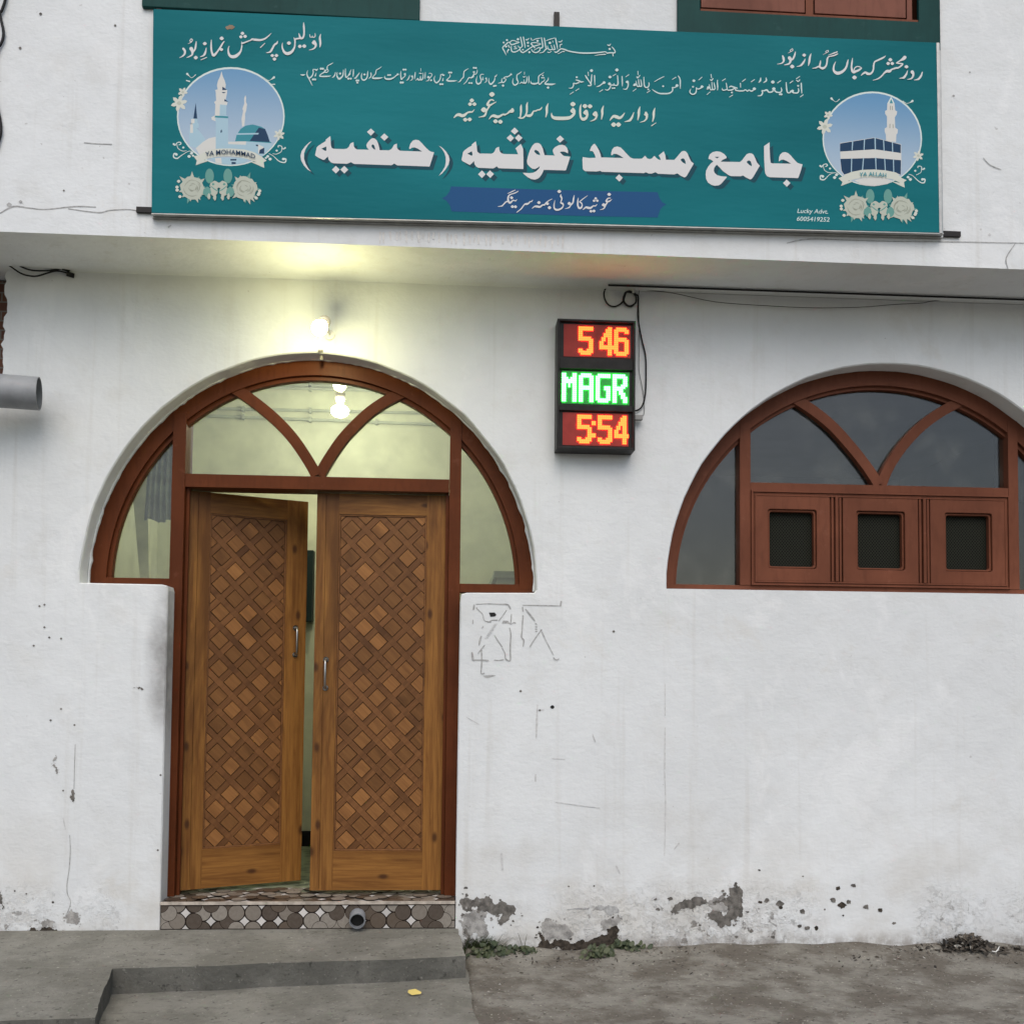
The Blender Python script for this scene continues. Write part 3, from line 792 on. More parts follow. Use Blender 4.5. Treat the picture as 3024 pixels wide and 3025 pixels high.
# ---- tiled threshold step
q = N('tile_disc'); geo = q.n('ShaderNodeNewGeometry')
cr = q.n('ShaderNodeValToRGB'); cr.color_ramp.interpolation = 'CONSTANT'; q.l(geo.outputs['Random Per Island'], cr.inputs[0])
e = cr.color_ramp.elements; e[0].position = 0; e[0].color = (.072, .055, .042, 1); e[1].position = .34; e[1].color = (.26, .235, .20, 1)
x = e.new(.68); x.color = (.098, .074, .054, 1); x = e.new(.85); x.color = (.20, .175, .145, 1)
c = q.mix(q.ramp(q.noise(q.coord(), 60, 4), .35, .7, 0, .35), cr.outputs[0], (.12, .10, .08)); M['tdisc'] = q.done(c, .35, spec=.45)
M['tdark'] = simple('tile_ground', (.035, .028, .024), .4); M['twhite'] = simple('tile_star', (.52, .50, .47), .35); M['tedge'] = simple('tile_edge', (.42, .37, .31), .5, 0, .3, 20)
mb = MB()
X0, X1 = -1.413, .061
mb.box(X0, X1, .004, .40, -.25, .258, 0)
h = .0236*1.0; rr = h*.955
def disc(cx, cc, r, lift, face, m, n=22):
    pts = [(cx+r*math.cos(2*math.pi*k/n), cc+r*math.sin(2*math.pi*k/n)) for k in range(n)]
    lo, hi = (.132, .2505) if face == 'f' else (.004, .36)
    pts = clip_rect(pts, X0+.002, X1-.002, lo, hi)
    if len(pts) >= 3:
        mb.add([(p[0], .004-lift, p[1]) if face == 'f' else (p[0], p[1], .258+lift) for p in pts], [tuple(range(len(pts)))], m)
def star(cx, cc, r, lift, face):
    pts = [(cx+r*math.copysign(abs(math.cos(t))**2.4, math.cos(t)), cc+r*math.copysign(abs(math.sin(t))**2.4, math.sin(t))) for t in (2*math.pi*k/32 for k in range(32))]
    lo, hi = (.132, .2505) if face == 'f' else (.004, .36)
    pts = clip_rect(pts, X0+.002, X1-.002, lo, hi)
    if len(pts) >= 3:
        mb.add([(p[0], .004-lift, p[1]) if face == 'f' else (p[0], p[1], .258+lift) for p in pts], [tuple(range(len(pts)))], 2)
rng = random.Random(11); h = .0417; void = set()
for face, c0, rows in (('f', .252, 5), ('t', .02, 10)):
    lift = .0006; cells = []
    for j in range(rows):
        for i in range(64):
            if (i+j) % 2 == 0: cells.append((X0 + i*h, (c0 - j*h) if face == 'f' else (c0 + j*h), i, j))
    rng.shuffle(cells)
    for cx, cc, i, j in cells:
        if rng.random() < .36 and not any((i+a, j+b) in void for a in (-1, 1) for b in (-1, 1)): void.add((i, j))
    for cx, cc, i, j in cells:
        lift += .000030
        if (i, j) in void: continue
        disc(cx, cc, h*.985, lift-.000015, face, 3); disc(cx, cc, h*.935, lift, face, 1)
    for cx, cc, i, j in cells:
        if (i, j) in void: star(cx, cc, h*.60, .0058, face)
    void.clear()
mb.box(X0+.001, X1-.001, -.006, .003, .2512, .2665, 4)
mb.box(X0+.001, X1-.001, -.003, .0035, .2465, .2511, 3)
mb.build('threshold_step', [M['tdark'], M['tdisc'], M['twhite'], M['groove'], M['tedge']], B)

# ================================================================== concrete platform and lower slab
def slab(name, outline, ztop, zbot, mats, bevel, seed):
    pts = jag(outline, 6, .028, seed)
    mb = MB(); n = len(pts)
    tri = tessellate_polygon([[Vector((p[0], p[1], 0)) for p in pts]])
    vs = [(p[0], p[1], ztop(*p)) for p in pts] + [(p[0], p[1], zbot) for p in pts]
    fs = []
    for t in tri:
        a, b, c = (pts[i] for i in t)
        fs.append(tuple(t) if (b[0]-a[0])*(c[1]-a[1])-(b[1]-a[1])*(c[0]-a[0]) > 0 else (t[0], t[2], t[1]))
    mb.add(vs, fs, 0)
    mb.add([], [], 0)
    b0 = 0
    area = sum(pts[i][0]*pts[(i+1) % n][1]-pts[(i+1) % n][0]*pts[i][1] for i in range(n))
    for i in range(n):
        a, b = i, (i+1) % n
        mb.f.append((a, b, b+n, a+n) if area < 0 else (b, a, a+n, b+n)); mb.m.append(1)
    o = mb.build(name, mats, None, bevel, seg=3); tag(o, kind='structure'); return o
slab('concrete_platform', [(-3.0, .02), (-1.42, .018), (.076, .016), (.092, -.2), (.108, -.445), (-.6, -.520), (-1.457, -.592), (-1.40, -.9), (-1.335, -1.178), (-3.0, -1.26)],
     lambda x, y: .127 + .05*y + .003*noise.noise(Vector((x*3, y*3, 1))), -.3, [M['concrete'], M['concrete_face']], .005, 2)
slab('pavement', [(-3.0, -.3), (.118, -.3), (.124, -.6), (.128, -.9), (.150, -1.3), (.19, -2.0), (.2, -3.4), (-3.0, -3.4)],
     lambda x, y: -.035 + .040*max(0, min(1, (x+1.46)/1.58)) + .003*noise.noise(Vector((x*3, y*3, 7))), -.3, [M['concrete'], M['concrete_face']], .005, 5)

# ================================================================== SIGN BANNER
SY = -.495
c4 = [at(452, 25, SY), at(2775, 125, SY), at(2785, 687, SY), at(447, 628, SY)]
BN = empty('sign_banner', tuple(at(1600, 660, -.45)), 'long teal printed mosque sign with white lettering fixed above the doorway', 'sign')
def quad_prism(corners, y0, y1):
    mb = MB(); mb.prism([(c.x, c.z) for c in corners], [], y0, y1); return mb
quad_prism(c4, SY, -.472).build('printed_sheet', M['teal'], BN, .004)
cc = [at(449, 21, SY), at(2785, 122, SY), at(2793, 695, SY), at(444, 635, SY)]
quad_prism([Vector((p.x, 0, p.z)) for p in cc], -.4715, -.4505).build('frame', M['silver'], BN, .002)
mb = MB()
def lip(a, b, wd):          # aluminium beading showing along the lower and right edges
    pa, pb = at(*a, SY), at(*b, SY); d = (pb-pa).normalized(); n = Vector((-d.z, 0, d.x))*wd
    mb.prism([(pa.x, pa.z), (pb.x, pb.z), (pb.x+n.x, pb.z+n.z), (pa.x+n.x, pa.z+n.z)], [], SY-.003, -.473)
lip((447, 633), (2787, 692), .006); lip((2783, 692), (2774, 126), -.017 if False else .016)
mb.build('edge_beading', M['silver'], BN, .0015)
for (a, b, vert) in (((403, 619), (452, 620), 0), ((2784, 690), (2836, 691), 0), ((1644, 36), (1644, 80), 1), ((2766, 84), (2766, 128), 1), ((471, 0), (471, 30), 1)):
    p, q_ = at(*a, -.46), at(*b, -.46); mb = MB(); w = .0135
    if vert: mb.box(p.x-w, p.x+w, -.466, -.4515, q_.z, p.z); s = (p.x, p.z-.022)
    else: mb.box(p.x, q_.x, -.466, -.4515, p.z-w, p.z+w); s = ((p.x+.022, p.z) if a[0] < 1000 else (q_.x-.022, p.z))
    mb.build('bracket', M['black_metal'], BN, .001)
TY = SY - .0012
def lettering(name, ink, mat): return ink.mb.build(name, mat, BN)
T1 = conv((2050, 380), 5.517); T2 = conv((1700, 380), 5.517); T3 = conv((1350, 360), 5.517); T4 = conv((1100, 360), 6.437); T5 = conv((870, 360), 6.437)
TITLE = [
 (T1, '1225,220 1138,280 1140,480 1150,680 1160,730 1185,770 1225,788 1690,803 1700,790 1735,690 1765,578 1720,568 1680,550 1630,500 1570,430 1530,395 1485,378 1440,385 1400,420 1382,465 1378,525 1385,530 1415,505 1450,500 1510,525 1580,568 1270,562 1245,550 1238,500 1230,350 1228,222', []),
 (T1, '1505,825 1568,882 1510,945 1448,884', []),
 (T1, '365,365 300,380 255,415 235,460 232,490 265,500 300,520 310,535 270,565 225,620 195,680 187,745 195,820 225,875 280,915 340,928 400,920 435,900 475,855 535,785 520,778 440,772 375,755 335,720 320,685 325,640 350,600 370,585 400,615 470,690 560,755 600,770 755,773 795,760 850,795 905,823 930,820 955,795 1070,600 1055,585 1020,545 990,470 965,420 935,400 895,397 855,415 830,445 780,510 745,540 435,535 455,510 527,475 528,455 490,410 430,375',
  ['332,455 372,482 410,457', '890,512 860,530 858,550 900,590 938,610 938,580 920,530']),
 (T2, '115,458 110,500 115,640 125,670 160,690 330,695 405,685 425,700 1110,722 1140,707 1190,728 1240,728 1300,707 1345,733 1610,742 1655,725 1720,770 1765,790 1790,785 1810,765 1925,565 1905,550 1880,530 1850,470 1820,395 1790,365 1760,358 1725,370 1690,410 1640,470 1605,505 1470,502 1460,430 1435,365 1400,395 1352,435 1375,470 1385,508 1350,500 1320,480 1285,440 1265,455 1240,485 1200,493 1165,480 1128,437 1110,460 1080,485 1030,488 940,485 890,465 850,425 780,350 735,305 680,287 630,298 595,335 578,395 580,433 590,430 620,408 660,408 720,435 782,475 415,465 405,420 380,350 340,280 310,243 290,250 255,290 232,350 240,365 265,358 290,380 315,430 325,470 230,475 165,468',
  ['1745,480 1712,495 1712,510 1740,545 1795,575 1790,535 1770,490']),
 (T2, '707,740 768,797 712,860 648,800', []),
 (T3, '305,312 240,365 238,385 180,415 120,460 98,485 85,550 72,610 80,630 140,665 205,698 225,685 275,635 285,690 310,725 345,745 580,755 610,745 645,722 680,752 1080,765 1080,600 1075,440 1060,400 1038,355 1000,385 948,430 970,460 992,525 760,520 720,505 695,480 685,440 685,403 650,415 628,430 615,470 590,500 560,515 370,512 340,495 325,470 320,400',
  ['240,475 165,515 238,550 252,530']),
 (T3, '405,787 463,850 405,913 340,850', []), (T3, '535,787 600,847 540,910 475,850', []), (T3, '935,88 998,147 937,203 875,148', []),
 (T3, '868,202 928,258 870,318 805,260', []), (T3, '1000,200 1065,258 1003,318 942,258', []),
 (T3, '1300,338 1260,350 1225,385 1185,460 1150,570 1137,640 1148,690 1190,735 1230,762 1270,765 1310,745 1350,715 1335,755 1290,800 1240,825 1180,832 1068,825 1090,850 1150,900 1210,930 1270,937 1320,920 1360,880 1390,830 1410,778 1760,788 1775,780 1843,565 1740,552 1710,530 1675,490 1690,482 1740,480 1780,495 1805,512 1805,465 1790,420 1755,382 1715,370 1660,375 1600,405 1565,440 1558,470 1570,510 1590,545 1425,540 1415,510 1395,430 1365,370 1335,345',
  ['1280,452 1255,465 1262,490 1300,525 1350,540 1350,520 1325,475']),
 (T3, '1678,218 1742,277 1678,335 1615,277', []),
 (T5, '672,268 595,332 590,362 520,405 445,455 420,485 405,560 390,620 395,640 460,680 545,720 570,712 632,655 650,720 690,765 740,783 990,793 1030,780 1070,762 1130,795 1840,820 1870,805 1893,788 1950,822 2560,845 2570,835 2652,575 2600,565 2560,545 2500,490 2410,390 2360,345 2300,335 2250,350 2205,405 2180,480 2180,512 2195,512 2230,487 2280,480 2340,505 2425,560 2010,545 1965,520 1945,480 1945,408 1890,432 1870,470 1840,515 1790,537 1615,533 1612,500 1590,410 1560,345 1520,310 1480,305 1440,330 1380,400 1363,440 1375,480 1410,525 1190,520 1150,500 1125,460 1120,380 1070,400 1050,430 1030,475 990,505 940,513 740,507 705,490 690,440 682,275',
  ['603,463 510,505 585,548 605,540', '1485,422 1462,440 1465,470 1500,510 1535,525 1530,490 1510,440']),
 (T5, '1450,122 1522,185 1450,258 1375,187', []), (T5, '1705,215 1782,283 1708,355 1632,285', []), (T5, '783,832 858,903 785,978 710,905', []), (T5, '945,832 1020,905 945,977 870,903', []),
 (T5, '325,362 280,385 200,460 135,550 112,640 125,730 180,830 250,905 318,945 260,880 210,790 180,700 180,600 205,520 260,430', []),
 (T4, '1258,445 1330,490 1400,560 1450,640 1467,720 1445,810 1390,900 1320,980 1258,1023 1330,930 1380,840 1395,750 1393,670 1370,590 1320,510', []),
]
ink = Ink(TY); sh = Ink(SY-.0004)
for i, (cv, o, hs) in enumerate(TITLE):
    s = 5.517 if cv in (T1, T2, T3) else 6.437
    ink.poly(parse(o), cv, [parse(h_) for h_ in hs], Y=TY)
    sh.poly(parse(o), cv, [parse(h_) for h_ in hs], dx=10.5*s, dy=10*s, Y=SY-.0003-.00003*i)
lettering('title_shadow', sh, M['inkshadow']); lettering('title_lettering', ink, M['ink'])

mk = Ink(TY); mk.poly(jag(parse('665,80 672,76 678,72 688,74 694,79 690,83 678,85 668,84'), 2, .2, 3), conv((0, 0), 1))
lettering('dirt_mark', mk, simple('tan_dirt', (.30, .22, .15), .9))
# couplet, left half and right half
ink = Ink(TY)
ink.script(conv((520, 60), 7.724), '''
165,640,50 200,690,50 195,760,40 150,810,30 80,845,12
345,640,84 370,700,60 370,770,40 320,810,30 245,845,12
460,480,18 450,560,35 435,640,40 400,700,35 375,740,24
D 450,845,42
345,415,22 375,440,22 350,480,20 315,460,20 345,415,18
350,490,20 275,530,8
690,620,14 675,700,35 655,760,50 620,800,35 555,825,14
D 655,525,40
695,840,20 570,895,18
1095,475,22 1050,540,35 1010,610,40 940,710,36 890,770,55 850,790,60 815,720,40 800,600,40 805,440,16
D 1035,660,36
D 1040,405,43
1740,425,45 1690,450,25 1640,470,28 1580,495,30 1500,520,36
1495,485,14 1500,560,28 1490,640,28 1460,720,45 1380,800,70 1290,825,70 1220,790,55 1190,700,35 1195,620,22 1215,580,10
D 1515,290,38 1480,370,36 1575,360,38
''')
ink.script(conv((720, 50), 7.724), '''
625,365,8 560,430,25 480,490,35 380,520,45 280,515,50 190,503,44
480,595,16 380,690,22
770,545,12 755,590,40 700,630,40 660,700,40 620,770,45 580,800,30 515,810,12
D 650,875,36 745,875,38 700,955,38
1365,125,16 1370,220,40 1375,350,38 1365,430,40 1330,480,44 1290,470,45 1265,400,25 1255,365,12
1300,478,40 1220,490,35 1165,500,36
1140,465,10 1165,520,35 1165,620,30 1150,700,40 1090,790,60 1000,830,70 930,800,55 885,720,35 875,650,25 885,585,10
D 1030,590,42 1280,665,40 1380,660,42
D 1603,582,46
1605,560,70 1640,620,54 1630,680,40 1580,725,30 1490,750,10
1505,395,15 1515,450,20 1560,450,18 1565,420,14 1570,455,18 1620,450,20 1630,400,18 1625,365,10
1755,385,10 1735,460,40 1745,560,45 1745,630,38 1735,685,14
''')
lettering('couplet_end_lettering', ink, M['ink']); ink = Ink(TY)
ink.script(conv((2290, 140), 7.724), '''
165,185,30 185,250,55 185,310,40 140,355,28 45,375,10
320,235,80 345,280,60 330,340,40 290,375,35 200,395,12
455,95,18 438,170,38 400,250,40 350,290,35
D 382,430,44
385,20,20 395,60,18 350,85,16 335,60,16 380,25,16
350,90,16 290,125,8
680,255,12 650,320,38 600,385,45 560,415,30 490,430,12
D 655,170,38
815,135,12 785,220,45 770,330,42 750,410,14
1410,95,24 1330,125,28 1210,170,12
1420,140,24 1330,180,30 1220,205,26 1185,250,36 1175,340,36 1150,420,38 1100,465,50 1050,465,50 1010,430,40 1025,340,30 1030,290,8
1010,420,30 960,440,36 920,460,30 845,470,12
1195,60,18 1210,85,18 1165,115,18 1145,90,16 1190,60,14
1165,118,16 1090,155,8
1660,270,12 1640,350,40 1625,420,40 1570,510,50 1480,570,65 1400,580,70 1335,530,50 1325,460,40 1345,380,28 1375,320,10
1758,240,12 1745,340,36 1735,450,40 1760,540,60 1800,562,54
D 1803,680,46
''')
ink.script(conv((2490, 120), 7.724), '''
235,710,60 330,680,45 380,650,40 420,620,20 370,590,24 310,585,24 265,620,22 250,660,24
965,345,14 900,390,38 790,440,38 720,480,32 695,560,38 690,640,36 670,700,36 620,750,45 560,750,60 510,720,45 455,745,35 410,790,12
1405,375,76 1370,410,70 1300,450,30 1220,500,28
1215,505,25 1290,515,30 1360,525,28 1320,570,35 1260,610,35 1200,620,40 1110,650,35 1060,690,60 1000,690,60 940,730,36 880,800,32 800,860,28 680,900,10
D 1075,430,40 1025,515,38 1120,515,38
1470,680,14 1440,760,40 1390,830,50 1350,845,30 1285,855,12
D 1443,590,40
1575,710,80 1600,760,50 1590,810,40 1550,860,30 1465,880,10
1805,710,18 1780,790,40 1730,860,45 1690,880,30 1620,893,12
''')
lettering('couplet_lettering', ink, M['ink'])

# trust name
ink = Ink(TY)
ink.script(conv((1330, 270), 7.724), '''
545,410,14 500,460,30 450,465,40 390,480,36 330,530,60 270,550,70 200,525,70 140,540,50 80,595,16
D 490,200,46 450,285,42 550,285,42 340,640,45 440,635,45
990,205,24 950,185,30 900,200,36 860,260,50 850,300,60 900,310,50 960,280,30 1040,235,16
900,320,36 860,380,36 820,450,36 800,520,45 760,560,40 720,570,28 645,583,12
D 765,415,60 948,62,56
1415,400,50 1410,435,90 1350,460,50 1290,505,30 1240,525,40 1200,520,40 1130,560,50 1070,575,65 990,550,65 930,570,40 885,625,16
D 1030,675,48 1140,687,48
1620,295,10 1610,350,42 1610,450,42 1600,550,30 1585,590,30
1550,590,16 1600,605,30 1660,595,34 1710,550,36 1740,480,40 1745,380,44 1745,300,40 1765,240,10
''')
ink.script(conv((1530, 270), 7.724), '''
205,545,50 260,550,60 310,520,50 350,450,30 400,440,30 440,420,30 490,410,34 530,380,25 548,348,8
690,265,10 655,360,52 655,470,48 640,540,30 630,585,14
1250,385,40 1280,430,50 1275,500,60 1230,560,60 1150,600,75 1000,610,80 860,605,78 790,580,60 765,530,35 765,485,10
D 1250,440,56 1250,285,54
1550,450,80 1580,510,50 1550,600,60 1480,630,70 1430,580,45 1415,480,45 1420,360,40 1440,285,10
D 1540,480,50 1525,330,50 1640,335,48
1765,490,84 1795,540,45 1770,610,40 1720,650,30 1645,675,10
D 1755,515,52
''')
ink.script(conv((1730, 270), 7.724), '''
405,320,10 375,420,52 375,520,46 355,630,18
885,485,14 830,560,45 770,600,60 700,575,75 640,560,60 590,600,40 550,655,16
D 635,752,52 745,752,52
1095,475,12 1060,570,42 1010,650,52 960,670,34 885,688,12
1238,340,10 1210,440,55 1205,540,48 1185,645,20
1370,480,50 1390,550,60 1380,620,40 1330,670,30 1240,700,10
D 1375,520,42
1578,370,10 1550,470,52 1545,580,46 1522,685,18
1600,712,16 1498,780,22
''')
lettering('trust_name_lettering', ink, M['ink_c'])

# address plate
ink = Ink(SY-.0006)
ink.poly(parse('1332,550 1500,556 1700,562 1942,567 1948,585 1956,597 1968,603 1958,609 1950,618 1942,642 1700,637 1500,630 1334,624 1328,605 1318,592 1305,585 1318,578 1327,566'), conv((0, 0), 1), Y=SY-.0006)
lettering('address_plate', ink, M['inkblue'])
ink = Ink(TY)
ink.script(conv((1460, 540), 9.655), '''
595,200,16 520,235,28 450,270,26 375,300,10
680,230,16 600,280,28 450,330,30 400,390,45 390,480,50 420,550,60 460,560,50 510,510,34 540,490,28 600,510,30 640,470,12
390,520,40 330,540,36 280,590,34 220,650,34 160,665,22 100,672,10
D 490,420,42 515,675,42 600,678,42
1090,485,14 1060,530,28 1020,530,30 980,575,40 920,600,60 870,605,40 820,660,32 760,740,32 640,835,22
1645,455,16 1540,510,26 1470,570,36 1430,620,40 1370,630,40 1300,680,50 1220,670,60 1150,670,40 1075,725,14
D 1510,590,42 1270,560,44 1570,705,46
''')
ink.script(conv((1640, 540), 9.655), '''
160,325,16 155,380,50 185,440,36 165,520,30 160,570,40 210,590,50 225,640,30 190,710,40 100,760,50 40,765,55 -15,740,46 -38,680,36 -33,600,28 -13,495,10
D 112,242,48
540,350,14 520,440,40 500,560,40 450,620,36 420,660,30 390,700,32 280,735,10
D 398,585,46
655,425,14 640,520,40 640,640,45 680,715,55 740,700,50 765,630,30 740,570,34 690,540,30
690,535,24 780,460,26 915,360,12
1190,610,14 1140,655,32 1080,655,34 1010,710,55 940,710,65 870,695,50 790,760,16
D 1150,440,36 1105,505,36 1195,505,36 1015,805,40 1100,800,40
1570,430,22 1500,440,34 1450,510,44 1470,530,50 1540,520,40 1610,470,14
1490,540,36 1440,620,38 1400,700,36 1360,740,28 1275,765,10
D 1380,625,50 1535,325,48
''')
lettering('address_lettering', ink, M['ink'])

# calligraphic opening line
ink = Ink(TY)
ink.script(conv((1470, 90), 10.728), '''
265,770,14 215,660,36 160,560,36 170,510,34 260,430,36 330,370,34 370,370,30 420,430,36 500,430,40 600,390,40 690,365,16 600,340,26 500,310,30 430,320,30 380,380,30
D 290,295,32 185,375,30 262,500,34 640,270,38 955,380,34 960,480,30 795,600,26 1000,680,34 1260,320,36 1650,385,40
335,465,36 370,525,36
345,600,50 310,640,36 305,710,12
430,470,14 425,560,32 440,640,38 510,675,38 610,650,36 690,590,34 710,540,30 660,510,30 645,465,12
590,485,20 520,500,26 600,560,24 510,575,22
720,200,30 745,310,36 770,430,36 770,500,36 720,530,34 680,520,24
810,200,34 835,330,34 855,450,34 865,540,20
890,280,34 930,290,36 990,240,20
710,600,18 730,650,40 790,690,40 880,650,38 980,580,36 1090,510,36 1180,480,36 1270,455,36 1365,420,20 1270,390,26 1160,375,30 1070,390,34 1060,420,34 1120,480,40 1170,540,40
1050,230,24 1075,300,24
1100,310,14 1200,260,28 1340,235,20
1385,220,30 1405,340,36 1425,460,40 1410,530,40 1340,550,36 1300,520,24
1340,570,28 1330,620,36 1260,680,38 1180,690,38 1100,650,34 1070,590,24
1140,620,14 1230,570,24 1300,530,24
1470,230,30 1490,340,36 1510,480,36 1530,580,36 1480,620,30
1490,630,30 1430,680,30 1320,705,14
1520,320,14 1650,270,28 1800,230,20
1830,240,36 1850,340,40 1875,460,36 1890,580,18
1740,320,20 1750,370,20
1780,450,26 1800,540,34 1810,590,34 1760,600,34 1730,560,28 1690,460,24
1730,590,30 1650,605,34 1600,570,30 1570,480,24
1560,560,30 1520,600,36
1580,680,28 1640,690,28 1700,650,16
1800,660,30 1850,690,34 1931,640,30
''', wk=.95)
ink.script(conv((1640, 100), 10.728), '''
0,580,34 70,550,36 150,480,38 210,465,40 300,490,44 420,535,40 600,570,42 800,595,46 1000,600,48 1200,595,46 1400,580,42 1560,560,34 1610,570,30 1640,600,40 1720,590,40 1800,590,44 1880,590,40 1890,540,34 1850,470,34 1790,405,24
1820,620,34 1830,690,30
1590,640,30 1450,645,32 1240,680,10
80,625,14 160,590,24 220,550,24 280,550,36
110,240,30 170,245,30 215,200,24
200,320,36 150,350,30 150,420,22
1660,340,36 1710,360,40 1750,310,20
D 1720,470,36
''', wk=.95)
lettering('opening_calligraphy', ink, M['ink_lt']); ink = Ink(TY)
ink.script(conv((2170, 200), 8.777), '''
1720,395,30 1725,500,36 1735,650,22
1770,695,22 1700,750,22
1645,530,24 1655,600,34 1620,645,34 1530,645,36 1460,600,44 1430,640,30 1370,635,34 1345,560,34 1330,380,26
D 1495,597,36 1640,462,26 1010,540,42 1170,682,28 1208,682,28 985,365,44 505,540,40
1505,335,22 1430,390,22
1680,220,20 1595,280,20
1600,320,24 1640,350,30 1680,310,28
1200,515,22 1215,580,32 1180,630,32 1080,625,34 1010,575,36 960,620,36 880,625,36 830,570,44 760,590,34 700,590,26 720,640,32 680,710,34 595,725,14
1190,330,22 1110,385,22
810,260,26 815,330,40 745,380,16
670,260,24 660,330,42 620,375,16
500,560,40 430,600,34 370,570,30 330,600,30 270,565,30 230,590,30 110,595,34 20,580,34
145,400,26 150,505,16
275,290,20 195,350,22
510,300,20 425,360,22
''')
ink.script(conv((2000, 200), 10.728), '''
1931,720,40 1860,700,36 1830,650,30
1900,640,34 1800,610,44 1700,580,40 1650,610,26
1830,630,36 1740,690,40 1640,705,40 1590,690,30 1570,600,36 1550,480,24
1560,680,36 1490,705,36 1430,690,32 1420,640,16
D 1730,775,30 985,620,42 785,592,44 500,597,30 525,405,44
1755,860,24 1655,920,22
1525,345,24 1425,405,22
1275,385,24 1270,480,34 1280,600,36 1275,705,20
1160,465,22 1180,560,34 1195,650,36 1150,690,36 1110,640,30 1095,450,24
1130,680,36 1050,685,36 1030,600,26 1010,530,24
970,665,40 930,665,24
1070,205,26 1085,310,24
1050,370,34 1080,400,34 1130,340,30
1035,765,24 940,845,18
780,610,46 700,660,34 630,660,34 600,620,24 605,700,34 580,790,38 500,835,40 420,800,36 400,730,32 430,665,14
785,290,22 685,380,22
30,250,24 85,350,36 95,500,36 95,655,16
''')
lettering('verse_lettering', ink, M['ink_lt']); ink = Ink(TY)
ink.script(conv((1830, 190), 10.728), '''
1790,700,36 1730,730,34 1670,730,36 1680,780,34 1660,850,36 1560,910,42 1400,920,46 1250,910,42 1120,850,36 1030,785,14
D 1815,665,46 1378,685,30 905,785,28 480,640,44 240,550,44
1400,380,22 1240,460,28 1100,545,16
1780,400,24 1670,470,22
925,575,24 930,650,34 890,715,36 820,720,38 775,640,36 765,400,26
960,825,24 865,895,20
665,480,26 685,580,34 690,680,36 640,690,36 610,620,32 595,470,26
620,690,36 560,690,36 530,600,28 515,520,20
440,665,34 480,660,30
545,390,34 570,420,36 640,340,24
575,210,24 580,320,24
520,770,22 420,845,20
255,540,60 270,600,36 260,700,36 200,780,34 110,770,14
75,370,26 80,500,36 85,680,20
290,320,24 190,390,20
''')
ink.script(conv((1660, 190), 10.728), '''
1755,350,26 1765,480,36 1770,600,38 1740,660,36 1640,650,36 1530,650,34
1640,600,24 1640,650,30
1535,690,32 1500,760,36 1430,810,34 1355,785,12
D 1500,610,46 1600,750,28 1655,745,28 1515,395,46 1735,170,50 1330,570,44 930,190,46 462,400,32
1705,300,24 1605,360,20
1330,590,46 1280,600,36 1220,650,36 1150,685,34 1090,705,14
1285,800,26 1180,865,20
1025,340,26 1030,450,36 1035,640,20
740,345,30 780,420,44 850,520,36 900,600,34 920,640,40 880,665,44 820,665,34
940,320,26 930,450,38 915,600,36
825,240,26 835,360,18
680,540,24 600,550,44 520,510,44 440,490,30
530,570,36 430,605,36 360,590,28 360,660,34 310,740,34 215,745,14
530,765,22 430,830,22
355,870,24 250,940,20
''')
lettering('verse_end_lettering', ink, M['ink_lt']); ink = Ink(TY)
ink.script(conv((1500, 190), 12.07), '''
1440,460,14 1430,540,34 1370,610,34 1320,680,44 1400,700,60 1550,705,60 1690,685,16
D 1430,820,40 1245,390,28 1210,470,28 1275,470,28 110,350,34
1310,510,12 1290,580,26 1220,620,36 1170,680,36 1120,700,40 1090,640,36 1090,520,34 1100,420,34 1180,350,30 1285,285,14
1090,630,34 1030,670,50 920,685,60 830,660,46 805,580,12
745,405,16 745,520,40 740,655,22
680,430,20 675,530,32 660,610,36 615,670,44 580,620,30 575,540,20
590,660,36 520,650,44 490,630,40 400,690,12
545,420,24 570,455,30 630,410,18
590,270,22 585,360,16
480,255,16 400,320,34 330,360,32 315,450,34 330,550,50 360,600,34 340,680,44 240,730,50 180,670,36 170,590,28 190,490,10
110,360,44 50,400,34 -40,450,30
''')
ink.script(conv((1350, 190), 12.07), '''
1840,420,30 1720,440,34 1650,490,26
1650,500,20 1740,518,28 1700,600,32 1640,640,44 1590,600,40 1600,500,18
1600,630,36 1530,645,34 1460,670,12
D 1637,750,42 1315,765,36 1375,755,34 1030,500,30 595,115,36 665,120,36 435,655,34 515,660,34
1415,355,14 1380,420,36 1345,410,24
1345,415,20 1345,500,32 1310,600,44 1200,700,60 1140,640,40 1125,560,30 1140,480,10
1040,470,30 1050,540,36 1040,600,30 970,655,10
920,440,12 915,540,44
940,350,26 860,350,30 820,420,32 850,520,44 860,580,36 830,650,46 740,690,56 685,620,40 685,520,28 715,410,10
715,185,16 710,260,28 670,340,28 600,340,36
560,265,24 620,250,34 600,300,40
590,340,30 570,420,60 500,470,46 420,470,40 370,540,30 320,620,28 225,705,12
400,145,18 320,190,30 250,250,34 235,350,34 225,450,36 170,500,34 120,570,36 90,610,30 25,625,12
''')
